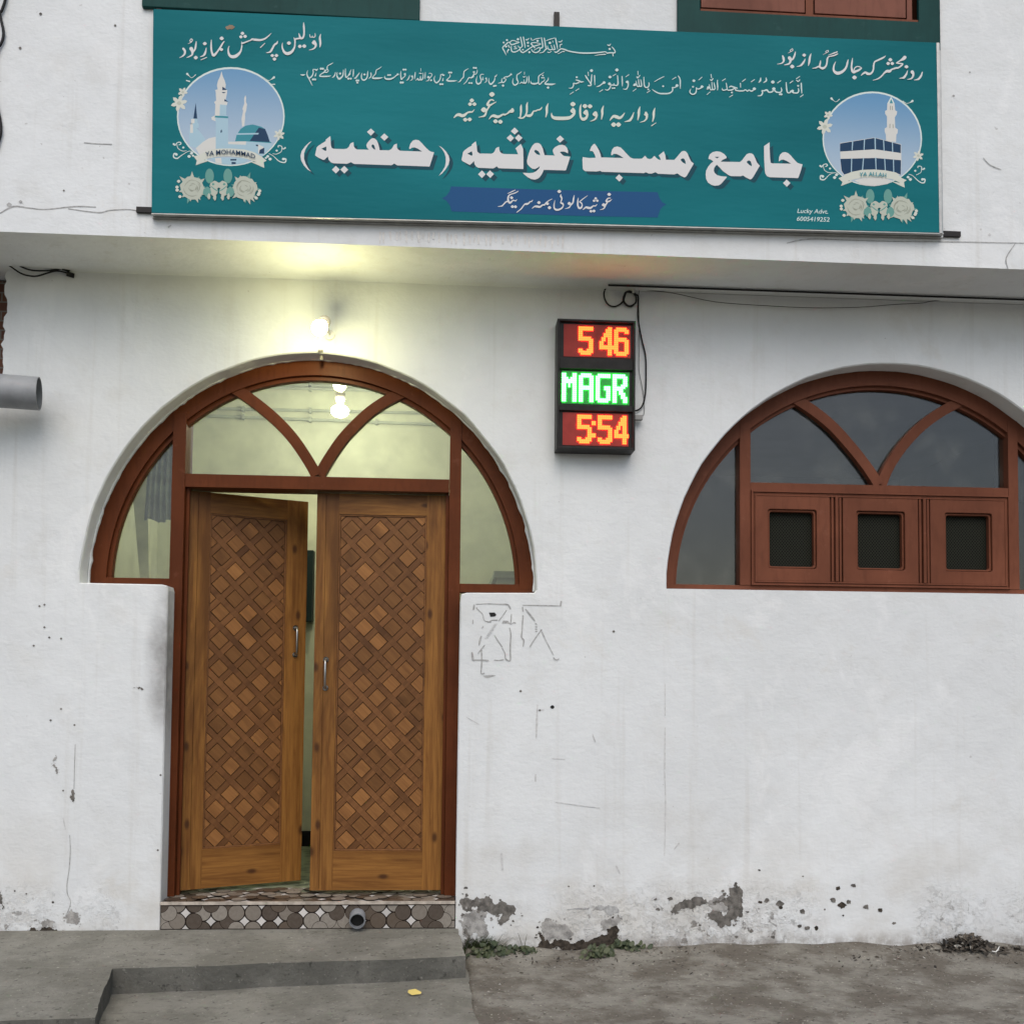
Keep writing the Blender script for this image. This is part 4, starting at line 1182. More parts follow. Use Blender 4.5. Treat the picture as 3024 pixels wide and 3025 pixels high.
ink.script(conv((1200, 180), 12.07), '''
D 1530,405,38 1600,405,36 1215,820,38 1285,820,36 785,570,42 880,680,36
1550,470,20 1560,540,32 1500,610,30 1440,680,44 1520,705,56 1680,705,50 1800,690,14
1365,490,20 1310,500,60 1290,460,34
1290,470,24 1230,480,30 1220,560,30 1200,640,34 1150,720,44 1070,770,50 1010,710,38 990,620,30 1025,520,10
1310,600,16 1300,690,46
810,440,20 860,430,26 920,480,24 870,560,30 820,620,34 780,690,32 700,710,12
680,390,14 670,520,36 665,630,18
600,420,20 600,540,30 580,630,40 530,670,40 500,600,34 510,530,16
490,660,40 430,670,40 410,620,40 330,690,12
470,430,34 540,440,34
515,260,22 520,360,14
320,390,18 305,510,40 295,640,18
205,540,72 225,600,30 200,660,28 130,695,10
125,495,14 90,590,36 50,660,34 0,680,16
''')
ink.script(conv((1050, 180), 12.07), '''
1770,440,40 1770,500,36 1740,560,30 1680,600,36 1640,650,48 1615,560,36 1610,450,34 1620,345,12
D 1750,460,30 1710,300,36 1780,300,36 1615,760,40 1680,760,40 1505,470,38 1165,495,34 1235,490,32 318,475,38 45,690,40 100,690,36 65,765,36
1505,470,50 1450,510,36 1380,570,36 1290,620,56 1170,640,60 1080,625,56 1035,580,36 1045,525,12
920,200,18 840,260,30 750,310,28 725,380,36 715,450,32 640,530,28 610,600,50 700,610,60 850,605,56 970,580,14
545,420,40 560,500,34 530,570,34 465,620,14
440,350,14 430,450,40 420,550,38 370,640,44 280,675,50 220,620,40 210,520,34 230,420,12
140,405,14 110,460,34 50,530,36 20,590,36 -30,620,26
''')
ink.script(conv((880, 170), 10.728), '''
1931,500,26 1860,600,34 1780,650,14
1758,370,22 1755,480,36 1745,600,18
1690,375,14 1650,450,28 1640,520,40 1580,580,30 1530,620,46 1505,540,36 1505,350,20
D 1625,525,32 1600,660,36 1670,660,34 1335,500,34 730,345,36 790,345,36 480,685,36 545,685,34
1440,380,16 1435,480,34 1410,580,40 1310,665,60 1245,600,40 1235,530,30 1250,455,12
1190,460,18 1170,540,36 1130,600,34 1080,625,12
1115,155,14 1040,200,28 950,250,24 925,310,32 930,370,28
860,380,30 840,440,30 920,460,32 960,400,26 920,370,26 870,420,24
830,460,40 740,510,32 690,580,40 800,590,44 950,585,44 1045,565,12
630,350,14 590,390,50 550,370,40
550,375,24 480,370,26 485,460,30 460,550,34 400,620,44 340,640,44 295,560,36 285,480,28 310,400,10
575,480,16 550,570,44
80,530,10 150,545,50 230,530,12
340,650,28 400,770,30 455,880,14
''')
lettering('translation_lettering', ink, M['ink_lt'])

# small Latin lettering
def latin(txt, cv, x0, x1, y0, y1, slope=0.0, shear=0.0, Y=TY, arc=0.0, name='x'):
    cu = bpy.data.curves.new('t', 'FONT'); cu.body = txt; cu.size = 1; cu.offset = .012; cu.resolution_u = 3
    o = bpy.data.objects.new('t', cu); C.objects.link(o); bpy_update()
    me = o.evaluated_get(bpy.context.evaluated_depsgraph_get()).to_mesh()
    vs = [v.co.copy() for v in me.vertices]; fs = [tuple(p.vertices) for p in me.polygons]
    o.to_mesh_clear(); bpy.data.objects.remove(o); bpy.data.curves.remove(cu)
    ax, bx = min(v.x for v in vs), max(v.x for v in vs); ay, by = min(v.y for v in vs), max(v.y for v in vs)
    out = []
    for v in vs:
        u = (v.x-ax)/(bx-ax); w = (v.y-ay)/(by-ay)
        x = x0 + (x1-x0)*u + shear*w*(y1-y0); y = y1 - (y1-y0)*w + slope*(x-x0) + arc*(2*u-1)**2
        out.append(at(*cv(x, y), Y))
    return out, fs
ink = Ink(TY); P = conv((2330, 590), 12.873)
for t, b in (('Lucky Advt.', (305, 1470, 330, 548)), ('6005419252', (285, 1530, 625, 800))):
    v, f = latin(t, P, b[0], b[1], b[2], b[3], .027, .18); ink.mb.add(v, f)
lettering('printer_lettering', ink, M['ink_lt'])

# ---- printed emblems
PAL = [(.62,.70,.66), (.20,.42,.58), (.62,.62,.58), (.36,.52,.60), (.012,.045,.100), (.045,.25,.30), (.60,.62,.54), (.46,.49,.41), (.13,.31,.27), (.29,.31,.25)]
EM = [flat('emblem_ink_%s' % n, c) for n, c in zip(('rim','sky','cream','blue_grey','navy','teal','ribbon','petal','leaf','fold'), PAL)]
q = N('emblem_sky_print'); g = q.n('ShaderNodeSeparateXYZ'); q.l(q.coord(), g.inputs[0])
EM[1] = q.done(q.mix(q.ramp(g.outputs[2], 3.82, 4.36), (.36, .46, .55), (.055, .225, .42)), .5)
def ell(cx, cy, rx, ry, n=48): return [(cx+rx*math.cos(2*math.pi*k/n), cy+ry*math.sin(2*math.pi*k/n)) for k in range(n)]
def flower(ink, cx, cy, r, cv, m, petals=6, rot=.3, m2=None):
    pts = []
    for k in range(petals*4):
        t = rot + 2*math.pi*k/(petals*4); q_ = (.45, .78, 1.0, .78)[k % 4]; pts.append((cx+r*q_*math.cos(t), cy+r*q_*math.sin(t)))
    ink.poly(pts, cv, m=m); ink.dot(cx, cy, r*.25, cv, m2 if m2 is not None else m)
def rose(ink, cx, cy, r, cv, flip, seed):
    rd = random.Random(seed)
    for k in range(15):           # leaves
        t = 2*math.pi*k/11 + rd.uniform(-.2, .2); L = r*rd.uniform(1.05, 1.45); w = .34
        ink.poly([(cx+r*.7*math.cos(t-w), cy+r*.7*math.sin(t-w)), (cx+L*math.cos(t), cy+L*math.sin(t)), (cx+r*.7*math.cos(t+w), cy+r*.7*math.sin(t+w))], cv, m=7 if k % 3 else 8)
    ink.poly([(cx+r*rd.uniform(.88, 1.06)*math.cos(2*math.pi*k/22), cy+r*rd.uniform(.88, 1.06)*math.sin(2*math.pi*k/22)) for k in range(22)], cv, m=7)
    for k in range(20):
        a = rd.uniform(0, 6.28); rr = r*rd.uniform(.2, .75)
        ink.stroke([(cx+rr*math.cos(a+d), cy+rr*.9*math.sin(a+d), r*w) for d, w in ((-.5, .02), (0, .06), (.5, .02))], cv, 9)
    for k in range(4):
        t = rd.uniform(2.3, 4.0) if not flip else rd.uniform(-.9, .8); ink.dot(cx+r*1.25*math.cos(t), cy+r*1.2*math.sin(t), r*.13, cv, 6)
def garland(ink, cv, c1, c2, mid, r):
    for k, (dx, dy) in enumerate(((-.75, -.95), (.75, -.95))): ink.poly(ell(mid[0]+dx*r, mid[1]+dy*r, r*.36, r*.62, 14), cv, m=8)
    rose(ink, *c1, r, cv, 0, 4); rose(ink, *c2, r, cv, 1, 5)
    for sx in (-1, 1):
        for (dx, dy, a, b) in ((.33, -.2, .40, .34), (.42, .28, .36, .40), (.95, .35, .34, .42), (.32, .75, .13, .32), (.80, .72, .12, .26)):
            ink.poly(jag(ell(mid[0]+sx*dx*r, mid[1]+dy*r, a*r, b*r, 10), 1, .2, 9), cv, m=7 if dx < .9 else 8)
        ink.stroke([(mid[0]+sx*.05*r, mid[1]+.3*r, 8), (mid[0]+sx*.35*r, mid[1]+.12*r, 14), (mid[0]+sx*.68*r, mid[1]-.15*r, 8)], cv, 8)
        ink.dot(mid[0]+sx*.45*r, mid[1]-.28*r, .10*r, cv, 8)
def scrolls(ink, cv, items, m=0):
    for s in items: ink.stroke(parse(s), cv, m)
ink = Ink(SY-.0004, 9999, .00002); P = conv((480, 180), 4.39)
ink.poly(ell(885, 718, 698, 642), P, m=0); ink.poly(ell(885, 722, 680, 622), P, m=1)
for o, m in (('430,540 450,745 400,745', 4), ('375,745 450,745 455,800 470,815 470,860 440,870 490,920 550,1000 540,1150 350,1100 345,930 360,820 372,800', 3), ('372,750 415,750 415,800 360,820 358,930 395,930 395,830 372,800', 2),
             ('1075,440 1085,480 1080,520 1095,560 1085,640 1070,680 1070,740 1060,840 1030,850 1025,745 1045,640 1035,620 1060,550 1058,480', 2),
             ('430,1130 520,1050 600,1000 690,980 690,1200 480,1215', 2),
             ('765,130 780,190 805,250 820,300 815,360 840,375 835,420 815,520 845,535 830,580 825,700 850,715 850,1140 690,1140 690,780 640,760 632,730 665,710 680,700 685,560 668,530 695,510 690,400 680,375 715,365 705,310 720,250 745,200', 2),
             ('745,560 830,570 825,700 850,715 850,1140 690,1140 690,780 680,745 740,700', 3), ('775,330 800,345 835,372 775,375', 4), ('770,400 820,402 800,415 775,412', 4), ('805,490 850,525 800,520', 4), ('748,600 800,600 795,680 745,690', 3),
             ('752,900 768,885 772,920 752,930', 4), ('680,705 850,715 850,740 675,730', 5),
             ('940,1040 960,960 1010,880 1080,835 1170,820 1280,850 1330,880 1365,960 1390,1040 1420,1062', 5), ('1250,860 1330,880 1365,960 1390,1050 1130,1035 1180,960', 4), ('960,935 1250,930 1240,950 955,955', 3),
             ('850,1040 1090,1040 1400,1062 1430,1092 1290,1240 1210,1190 850,1130', 3), ('850,1045 1085,1040 1080,1085 850,1075', 2), ('1210,1080 1250,1085 1240,1105 1212,1100', 4), ('1240,1080 1310,1110 1320,1170 1240,1200', 2), ('1260,1150 1320,1120 1318,1200 1250,1200', 4), ('690,1080 1200,1095 1210,1140 690,1135', 3),
             ('620,1250 1130,1255 1060,1320 890,1345 700,1325', 3), ('680,1260 760,1255 770,1330 690,1320', 2), ('880,1270 960,1268 955,1290 880,1290', 4), ('895,1305 950,1310 950,1335 895,1335', 4)):
    ink.poly(parse(o), P, m=m)
ink.poly(parse('400,1232 480,1218 520,1280 600,1292 500,1325 430,1350 445,1290'), P, m=6); ink.poly(parse('1285,1238 1350,1290 1312,1310 1320,1385 1220,1340 1130,1302 1225,1310'), P, m=6)
ink.poly(parse('475,1222 560,1165 650,1142 740,1133 900,1132 1060,1145 1190,1180 1290,1240 1225,1312 1100,1270 980,1245 850,1235 720,1240 600,1260 520,1287'), P, m=6)
flower(ink, 215, 545, 110, P, 6, 6, .25, 7); flower(ink, 262, 400, 66, P, 6, 5, .8, 7); flower(ink, 1512, 955, 76, P, 6, 6, .2, 7)
scrolls(ink, P, ('145,1075,26 165,1090,12 185,1060,10 225,1050,12 240,1070,14 215,1085,10', '185,1060,8 200,1130,8 260,1165,9 310,1160,6', '180,1210,34 150,1200,16 145,1245,16 190,1262,16 220,1240,12 280,1200,8 350,1165,8 400,1190,8',
    '1590,1125,22 1560,1140,10 1545,1105,10 1505,1095,12 1500,1115,12', '1548,1110,8 1540,1170,8 1480,1205,9 1430,1200,6', '1565,1270,34 1600,1270,16 1590,1310,16 1550,1312,14 1500,1290,12 1430,1225,8 1380,1200,8', '320,165,30 345,190,8 380,215,7 430,175,10', '1445,210,30 1410,235,8 1370,250,7 1320,220,10', '310,250,14 350,262,18', '1455,300,14 1410,300,10'))
for x, y, r in ((345,1235,20),(375,1195,18),(395,1225,14),(270,1120,14),(1395,1270,20),(1365,1235,18),(1340,1255,14),(1480,1160,14)): ink.dot(x, y, r, P, 0)
garland(ink, P, (385, 1645), (1065, 1650), (728, 1640), 158)
v, f = latin('YA MOHAMMAD', P, 552, 1200, 1165, 1225, .045, 0, SY-.0060, 46); b0 = len(ink.mb.v)
ink.mb.v += [tuple(x.__add__(Vector((0, 0, .012)))) for x in v]; ink.mb.f += [tuple(b0+i for i in q_) for q_ in f]; ink.mb.m += [4]*len(f)
lettering('mosque_emblem', ink, EM)
ink = Ink(SY-.0004, 9999, .00002); P = conv((2390, 250), 4.492)
ink.poly(ell(835, 715, 660, 628), P, m=0); ink.poly(ell(835, 720, 642, 610), P, m=1)
for o, m in (('1085,155 1035,245 1130,245', 0), ('1085,185 1065,245 1110,245', 5), ('1035,245 1130,245 1140,340 1165,350 1160,390 1135,430 1140,570 1175,590 1170,640 1155,660 1150,760 1020,745 1015,660 1000,620 1000,580 1030,560 1030,420 1005,380 1005,345 1030,335', 2),
             ('405,772 865,698 1217,788 1222,1000 1215,1198 1000,1160 460,1195 420,1140', 2),
             ('408,778 865,703 1213,793 1213,905 870,855 408,885', 4), ('412,982 880,970 1216,1000 1213,1195 1150,1165 1000,1137 700,1132 560,1162 462,1190 428,1140', 4)):
    ink.poly(parse(o), P, m=m)
for a in ('575,750,14 568,862,12', '732,728,14 726,858,12', '872,705,16 876,855,14', '985,735,12 992,872,12', '1102,765,12 1106,888,12', '562,978,12 558,1150,14', '718,975,12 706,1130,14', '880,970,14 886,1125,12', '1000,980,12 1008,1135,12', '1116,990,12 1120,1160,12'): ink.stroke(parse(a), P, 3)
for a in ('1075,280,10 1075,330,10', '1100,285,10 1102,330,10', '1070,520,10 1068,570,10', '1110,525,10 1112,570,10'): ink.stroke(parse(a), P, 9)
ink.poly(parse('595,1268 700,1240 860,1230 1000,1240 1105,1270 1040,1315 860,1345 690,1322'), P, m=2)
ink.poly(parse('385,1240 470,1200 520,1275 592,1278 490,1315 420,1342 440,1290'), P, m=6); ink.poly(parse('1215,1232 1292,1265 1256,1290 1266,1365 1180,1325 1090,1280 1200,1300'), P, m=6)
ink.poly(parse('462,1198 560,1155 700,1128 860,1123 1000,1133 1150,1163 1225,1235 1210,1302 1100,1252 900,1228 700,1235 512,1272'), P, m=6)
flower(ink, 205, 555, 108, P, 6, 6, .25, 7); flower(ink, 250, 400, 62, P, 6, 5, .8, 7); flower(ink, 1445, 940, 74, P, 6, 6, .2, 7)
scrolls(ink, P, ('145,1075,26 165,1090,12 185,1060,10 225,1050,12 240,1070,14 215,1085,10', '185,1060,8 200,1130,8 260,1165,9 310,1160,6', '180,1215,34 150,1205,16 148,1250,16 190,1260,16 220,1240,12 270,1190,8 340,1165,8 390,1190,8',
    '1525,1110,22 1500,1125,10 1485,1085,10 1445,1080,12 1440,1100,12', '1488,1095,8 1480,1160,8 1420,1195,9', '1500,1255,34 1535,1255,16 1525,1295,16 1490,1300,14 1440,1270,12 1370,1205,8 1320,1185,8', '293,180,30 320,205,8 355,225,7 400,190,10', '1368,213,30 1335,235,8 1290,245,7 1240,215,10'))
for x, y, r in ((335,1230,20),(360,1195,18),(275,1110,14),(1340,1255,20),(1310,1225,18),(1405,1140,14)): ink.dot(x, y, r, P, 0)
garland(ink, P, (620, 1620), (1225, 1640), (925, 1630), 158)
v, f = latin('YA ALLAH', P, 665, 1022, 1150, 1205, .03, 0, SY-.0060, 14); b0 = len(ink.mb.v)
ink.mb.v += [tuple(x) for x in v]; ink.mb.f += [tuple(b0+i for i in q_) for q_ in f]; ink.mb.m += [5]*len(f)
lettering('shrine_emblem', ink, EM)

# ================================================================== LED PRAYER CLOCK
LY = -.10
tl, tr, br, bl = at(1649, 943, LY), at(1878, 952, LY), at(1871, 1331, LY), at(1639, 1328, LY)
x0, x1, z0, z1 = (tl.x+bl.x)/2, (tr.x+br.x)/2, (bl.z+br.z)/2, (tl.z+tr.z)/2
LC = empty('led_clock', ((x0+x1)/2, 0, z0), 'black box LED prayer clock glowing red and green on the white wall', 'clock')
mb = MB(); fr = .012
mb.box(x0, x1, LY+.006, -.001, z0, z1)
mb.prism([(x0, z0), (x1, z0), (x1, z1), (x0, z1)], [[(x0+fr, z0+fr), (x0+fr, z1-fr), (x1-fr, z1-fr), (x1-fr, z0+fr)]], LY-.018, LY+.0055)  # front lip added to hold LED spill off the slab
mb.box(x0+fr*.5, x1-fr*.5, LY+.001, LY+.0058, z0+fr*.5, z1-fr*.5)
for pa_, pb_ in ((840, 944), (1286, 1340)):      # dark bands between the three displays, raised to block sideways LED light
    za_, zb_ = at(1760, 800+pa_/3.22, LY).z, at(1760, 800+pb_/3.22, LY).z
    mb.box(x0+fr+.0005, x1-fr-.0005, LY-.014, LY+.0008, zb_, za_)
for xx in (.22, .62): mb.box(x0+(x1-x0)*xx, x0+(x1-x0)*xx+.03, -.02, -.004, z1-.002, z1+.014)
mb.build('housing', simple('smoked_black_housing', (.022, .021, .020), .4, 0, .2, 20, spec=.12), LC, .002)
L5 = ['#######','#######','##.....','##.....','##.....','######.','#######','.....##','.....##','.....##','.....##','##..###','#######','.#####.']
L4 = ['....##.','...###.','...###.','..####.','..####.','.##.##.','.##.##.','##..##.','##..##.','#######','#######','....##.','....##.','....##.']
L6 = ['.#####.','#######','##...##','##.....','##.....','######.','#######','##...##','##...##','##...##','##...##','##...##','#######','.#####.']
LMm = ['##...##','##...##','###.###','#######','#######','##.#.##','##.#.##','##...##','##...##','##...##','##...##','##...##','##...##','##...##']
LA = ['.#####.','#######','##...##','##...##','##...##','##...##','#######','#######','##...##','##...##','##...##','##...##','##...##','##...##']
LG = ['.######','#######','##.....','##.....','##.....','##.....','##..###','##..###','##...##','##...##','##...##','##...##','#######','.#####.']
LR = ['######.','#######','##...##','##...##','##...##','##..###','######.','#####..','##.##..','##.###.','##..##.','##..###','##...##','##...##']
C1 = ['..','..','..','##','##']
C2 = ['..']*9 + ['##','##']
LP = conv((1550, 800), 3.22)
def panel(px0, px1, py0, py1, glyphs, colr, strength, face, name):
    a, b = at(*LP(px0, py0), LY), at(*LP(px1, py1), LY)
    mb = MB(); mb.box(a.x, b.x, LY-.0015, LY+.0005, b.z, a.z); pn = mb.build('display_panel', face, LC)
    pitch = (b.x-a.x)/32; pz = (a.z-b.z)/16
    q = N('led_'+name); lw = q.n('ShaderNodeLayerWeight'); lw.inputs['Blend'].default_value = .5      # LEDs shine mostly straight ahead
    q.p.inputs['Emission Color'].default_value = (*colr, 1); q.p.inputs['Base Color'].default_value = (*colr, 1)
    q.l(q.math('MULTIPLY', q.math('POWER', q.math('SUBTRACT', 1.0, lw.outputs['Facing']), 2.5), strength*1.25), q.p.inputs['Emission Strength'])
    core, side = q.mat, emis('led_side_'+name, tuple(c if c > .5 else c*.1 for c in colr), strength*6)  # dot sides glow stronger, added to spread a halo over the panel
    for col, g, nm in glyphs:
        mb = MB()
        for r_, row in enumerate(g):
            for c_, ch in enumerate(row):
                if ch == '#':
                    cx, cz = a.x + (col+c_+.5)*pitch, a.z - (r_+1.5)*pz; r = pitch*.66; rz = pz*.66
                    vs = [(cx+r*math.cos(t), LY-.0016, cz+rz*math.sin(t)) for t in (math.pi/4+k*math.pi/2 for k in range(4))]
                    vs += [(cx+r*.95*math.cos(t), LY-.0036, cz+rz*.95*math.sin(t)) for t in (math.pi/4+k*math.pi/2 for k in range(4))]
                    mb.add(vs, [(k, (k+1) % 4, 4+(k+1) % 4, 4+k) for k in range(4)], 1)
                    mb.add(vs, [(7, 6, 5, 4)], 0)
        mb.build(nm, [core, side], pn)
red_f = simple('glow_red_display', (.30, .03, .022), .5, 0, .1, 20); grn_f = simple('glow_green_display', (.03, .30, .06), .5, 0, .1, 20)  # faces tinted so their colour carries the glow round the characters
panel(370, 1005, 505, 832, [(7, L5, 'digit'), (17, L4, 'digit'), (24, L6, 'digit')], (1, .115, .014), 3.0, red_f, 'red_upper')
panel(352, 992, 950, 1280, [(0, LMm, 'letter'), (8, LA, 'letter'), (16, LG, 'letter'), (24, LR, 'letter')], (.17, 1, .26), 3.4, grn_f, 'green')
panel(360, 985, 1345, 1672, [(7, L5, 'digit'), (14, C1, 'colon_dot'), (14, C2, 'colon_dot'), (17, L5, 'digit'), (25, L4, 'digit')], (1, .115, .014), 3.0, red_f, 'red_lower')

# ================================================================== LAMPS
def lamp(loc, wall_y, col, strength, label, r, base_len, d, ceil=None):
    e = empty('wall_bulb', loc, label, 'lamp')
    c = Vector(loc); d = Vector(d).normalized()          # d: from socket to the bulb tip
    mb = MB()
    prof = [(-.062, .012), (-.05, .0135), (-.035, .016), (-.022, r*.75), (-.008, r*.97), (.006, r), (.020, r*.92), (.032, r*.66), (.040, r*.30), (.042, .002)]
    mb.tube([c + d*t for t, _ in prof], [q_ for _, q_ in prof], 20); mb.build('bulb', emis('lit_bulb_%s' % label.split()[0], col, strength), e, smooth=True)
    mb = MB(); s = c - d*.060
    mb.tube([s, s-d*.012, s-d*.05, s-d*.056], [.024, .031, .031, .024], 18); mb.build('holder', simple('bakelite_%s' % label.split()[0], (.62, .56, .46), .4), e, smooth=True)
    w = Vector((s.x-d.x*.06, wall_y, s.z+.03)); mb = MB()
    if ceil: mb.tube([s-d*.055, Vector((s.x, s.y, ceil))], .0035, 8)
    else: mb.tube([s-d*.055, (s-d*.055+w)/2+Vector((0, 0, .004)), w], .006, 10); mb.tube([w+Vector((0, -.014, 0)), w], .026, 22)
    mb.build('mount', simple('holder_mount_%s' % label.split()[0], (.60, .58, .54), .5), e, smooth=False)
    return e
lamp(tuple(at(944, 968, -.30)), 0.0, (1.0, .95, .50), 108, 'lit white bulb in an angled holder on the wall above the doorway', .038, .05, (-.12, -.80, -.58))
lamp(tuple(at(1004, 1213, 1.12)), 1.799, (1.0, .97, .76), 165, 'lit bulb hanging in the lobby, seen through the fanlight', .055, .05, (0, -.05, -1), 3.459)

# ================================================================== PIPES AND CABLES
end = at(116, 1163, -.16); ax_ = Vector((.982, .19, .0)).normalized()
PP = empty('drain_pipe', tuple(end), 'thick grey plastic pipe jutting in from the left edge below the slab', 'pipe')
mb = MB(); mb.tube([end-ax_*1.2, end], .082, 40, caps=False); mb.build('outer_wall', M['pvc'], PP, smooth=True)
mb = MB(); mb.tube([end-ax_*.5, end], .0765, 40, caps=False); 
rim = []
a_ = ax_.cross(Vector((0, 0, 1))).normalized(); b_ = a_.cross(ax_)
n = 40
vs = [end + (a_*math.cos(t)+b_*math.sin(t))*r for r in (.082, .0765) for t in (2*math.pi*k/n for k in range(n))]
mb.add(vs, [(k, (k+1) % n, n+(k+1) % n, n+k) for k in range(n)]); mb.build('inner_wall', M['pvc_in'], PP, smooth=True)

e = at(1055, 2722, -.07); 
PS = empty('outlet_pipe', (e.x, 0, e.z), 'short grey drain stub poking out of the patterned tile step', 'pipe')
d = Vector((.06, -1, -.12)).normalized(); s = e - d*.10
mb = MB(); mb.tube([s, e], .040, 32, caps=False); mb.build('outer_wall', M['pvc'], PS, smooth=True)
mb = MB(); mb.tube([e-d*.09, e], .0345, 32, caps=False); a_ = d.cross(Vector((0, 0, 1))).normalized(); b_ = a_.cross(d)
vs = [e + (a_*math.cos(t)+b_*math.sin(t))*r for r in (.040, .0345) for t in (2*math.pi*k/n for k in range(n))]
mb.add(vs, [(k, (k+1) % n, n+(k+1) % n, n+k) for k in range(n)])
mb.build('inner_wall', M['pvc_in'], PS, smooth=True)
mb = MB(); mb.tube([e-d*.030, e-d*.027], .0344, 24); mb.build('mouth_shade_disc', M['black'], PS)  # black disc painting the dark inside the stub

def cable(name, pts, r, mat, label, cat, sub=5):
    p = [(*q_, 0) if len(q_) == 2 else q_ for q_ in pts]
    w = [Vector(q_) for q_ in pts] if name == 'conduit' else [at(x, y, Y) for x, y, Y in p]
    w = [Vector(q_) for q_ in smooth([tuple(v) for v in w], sub)]
    mb = MB(); mb.tube(w, r, 8); o = mb.build(name, mat, smooth=True); tag(o, label, cat); return o
CB = empty('cable_pair', tuple(at(100, 800, -.03)), 'two thin black cables sagging in from the left under the slab', 'cable')
for pts in (((-60,650,-.10),(-20,705,-.06),(0,735,-.05),(30,765,-.045),(60,786,-.04),(95,798,-.035),(140,799,-.03),(170,795,-.025),(192,792,-.02)),
            ((-60,700,-.08),(-20,752,-.05),(0,767,-.045),(30,786,-.04),(60,806,-.035),(85,814,-.03),(110,815,-.03),(140,806,-.025),(165,800,-.02),(185,802,-.02),(205,809,-.015))):
    w = [Vector(q_) for q_ in smooth([tuple(at(*p)) for p in pts], 4)]; mb = MB(); mb.tube(w, .0042, 8)
    mb.tube([w[-1]+Vector((-.012, -.004, 0)), w[-1]+Vector((.020, .012, -.004))], .012, 10); mb.build('cable', M['black'], CB, smooth=True)
cable('wall_cable', ((30,-60,-.455),(18,-15,-.462),(14,5,-.462),(6,28,-.462),(0,40,-.462),(4,62,-.462),(10,90,-.462),(9,112,-.462),(2,130,-.462),(-8,150,-.462),(-14,230,-.462),(-10,300,-.462),(0,350,-.462),(3,380,-.462),(1,400,-.462),(-10,440,-.462)), .0065, M['black'], 'black cable looping along the top left edge of the upper wall', 'cable')
c0_ = atz(1796, 842, 3.461)
cable('conduit', [(c0_.x+.3*k, c0_.y, 3.461) for k in range(10)], .0056, M['black'], 'straight black conduit clipped along the wall just under the slab', 'conduit', 3)
CV = conv((1550, 800), 3.22)
coil = [(790,135)] + [(765,170),(752,220),(765,280),(800,325),(850,338),(900,320),(935,285)]
for k in range(30):
    t = math.pi*.75 - k*2*math.pi/9.5; coil.append((1000+62*math.cos(t)+random.uniform(-5, 5), 265-70*math.sin(t)+random.uniform(-6, 6)))
coil += [(1068,230),(1078,300),(1074,400),(1080,480),(1095,570),(1115,670),(1138,760),(1150,850),(1152,950),(1151,1050),(1147,1150),(1135,1230),(1115,1285),(1085,1318),(1050,1330)]
pts = [(*CV(x, y), -.014 - (.010*((i*7) % 5)/5 if 8 < i < 38 else 0)) for i, (x, y) in enumerate(coil)]
cable('power_cable', pts, .0042, M['black'], 'black cable coiled above the LED clock and hanging down its right side', 'cable', 4)
cable('thin_wire', [(*CV(x, y), -.008) for x, y in ((1090,180),(1078,260),(1086,420),(1085,600),(1086,760),(1085,920),(1094,1000),(1110,1080),(1128,1180),(1135,1280),(1132,1360),(1110,1392))], .0016, simple('grey_wire', (.16, .16, .15), .5), 'thin grey wire dropping beside the LED clock to a small plug', 'wire', 3)
cable('drooping_wire', ((1850,852,-.010),(1900,856,-.012),(1990,866,-.015),(2110,891,-.02),(2250,902,-.02),(2400,909,-.02),(2540,907,-.02),(2640,899,-.018),(2720,895,-.014),(2752,889,-.012),(2800,884,-.02),(2875,876,-.03),(2930,862,-.05),(3030,842,-.08)), .0019, simple('dark_wire', (.05, .05, .045), .5), 'thin dark wire drooping below the conduit towards the right edge', 'wire', 4)
p0, p1 = at(1874, 1226, -.04), at(1897, 1241, -.04)
mb = MB(); mb.box(p0.x, p1.x, -.05, -.02, p1.z, p0.z); mb.tube([Vector((p0.x+.004, -.035, (p0.z+p1.z)/2)), Vector((x1, -.035, (p0.z+p1.z)/2))], .006, 8)
tag(mb.build('wire_plug', simple('grey_plug', (.28, .28, .27), .5), bevel=.003), 'small grey plug stuck in the right side of the LED clock', 'plug')
for i, (x, y) in enumerate(((1838, 845), (1868, 862), (2147, 858), (2760, 880))):
    c = at(x, y, 0); mb = MB(); mb.box(c.x-.006, c.x+.006, -.032, -.0005, c.z-.016, c.z+.012)
    tag(mb.build('wall_clip', simple('white_clip', (.55, .55, .52), .5), bevel=.002), 'white clip holding the %s' % ('left end of the black conduit', 'coiled cable above the LED clock', 'black conduit right of the LED clock', 'black conduit above the arched window')[i], 'clip', 'white cable clips under the slab')
# conduits on the lobby back wall
for i, (ya, yb) in enumerate(((1128, 1150), (1137, 1160), (1205, 1222), (1226, 1256))):
    a, b = at(560, ya, 1.78), at(1345, yb, 1.78); mb = MB(); mb.tube([a, b], .011, 8)
    for t in (.2, .45, .7): c = a.lerp(b, t); mb.box(c.x-.008, c.x+.008, 1.762, 1.798, c.z-.018, c.z+.018)
    tag(mb.build('lobby_conduit', simple('lobby_conduit_paint', (.42, .45, .36), .5)), ('topmost', 'second', 'third', 'lowest')[i] + ' of four painted conduits on the lobby wall behind the fanlight', 'conduit', 'conduits on the lobby wall')
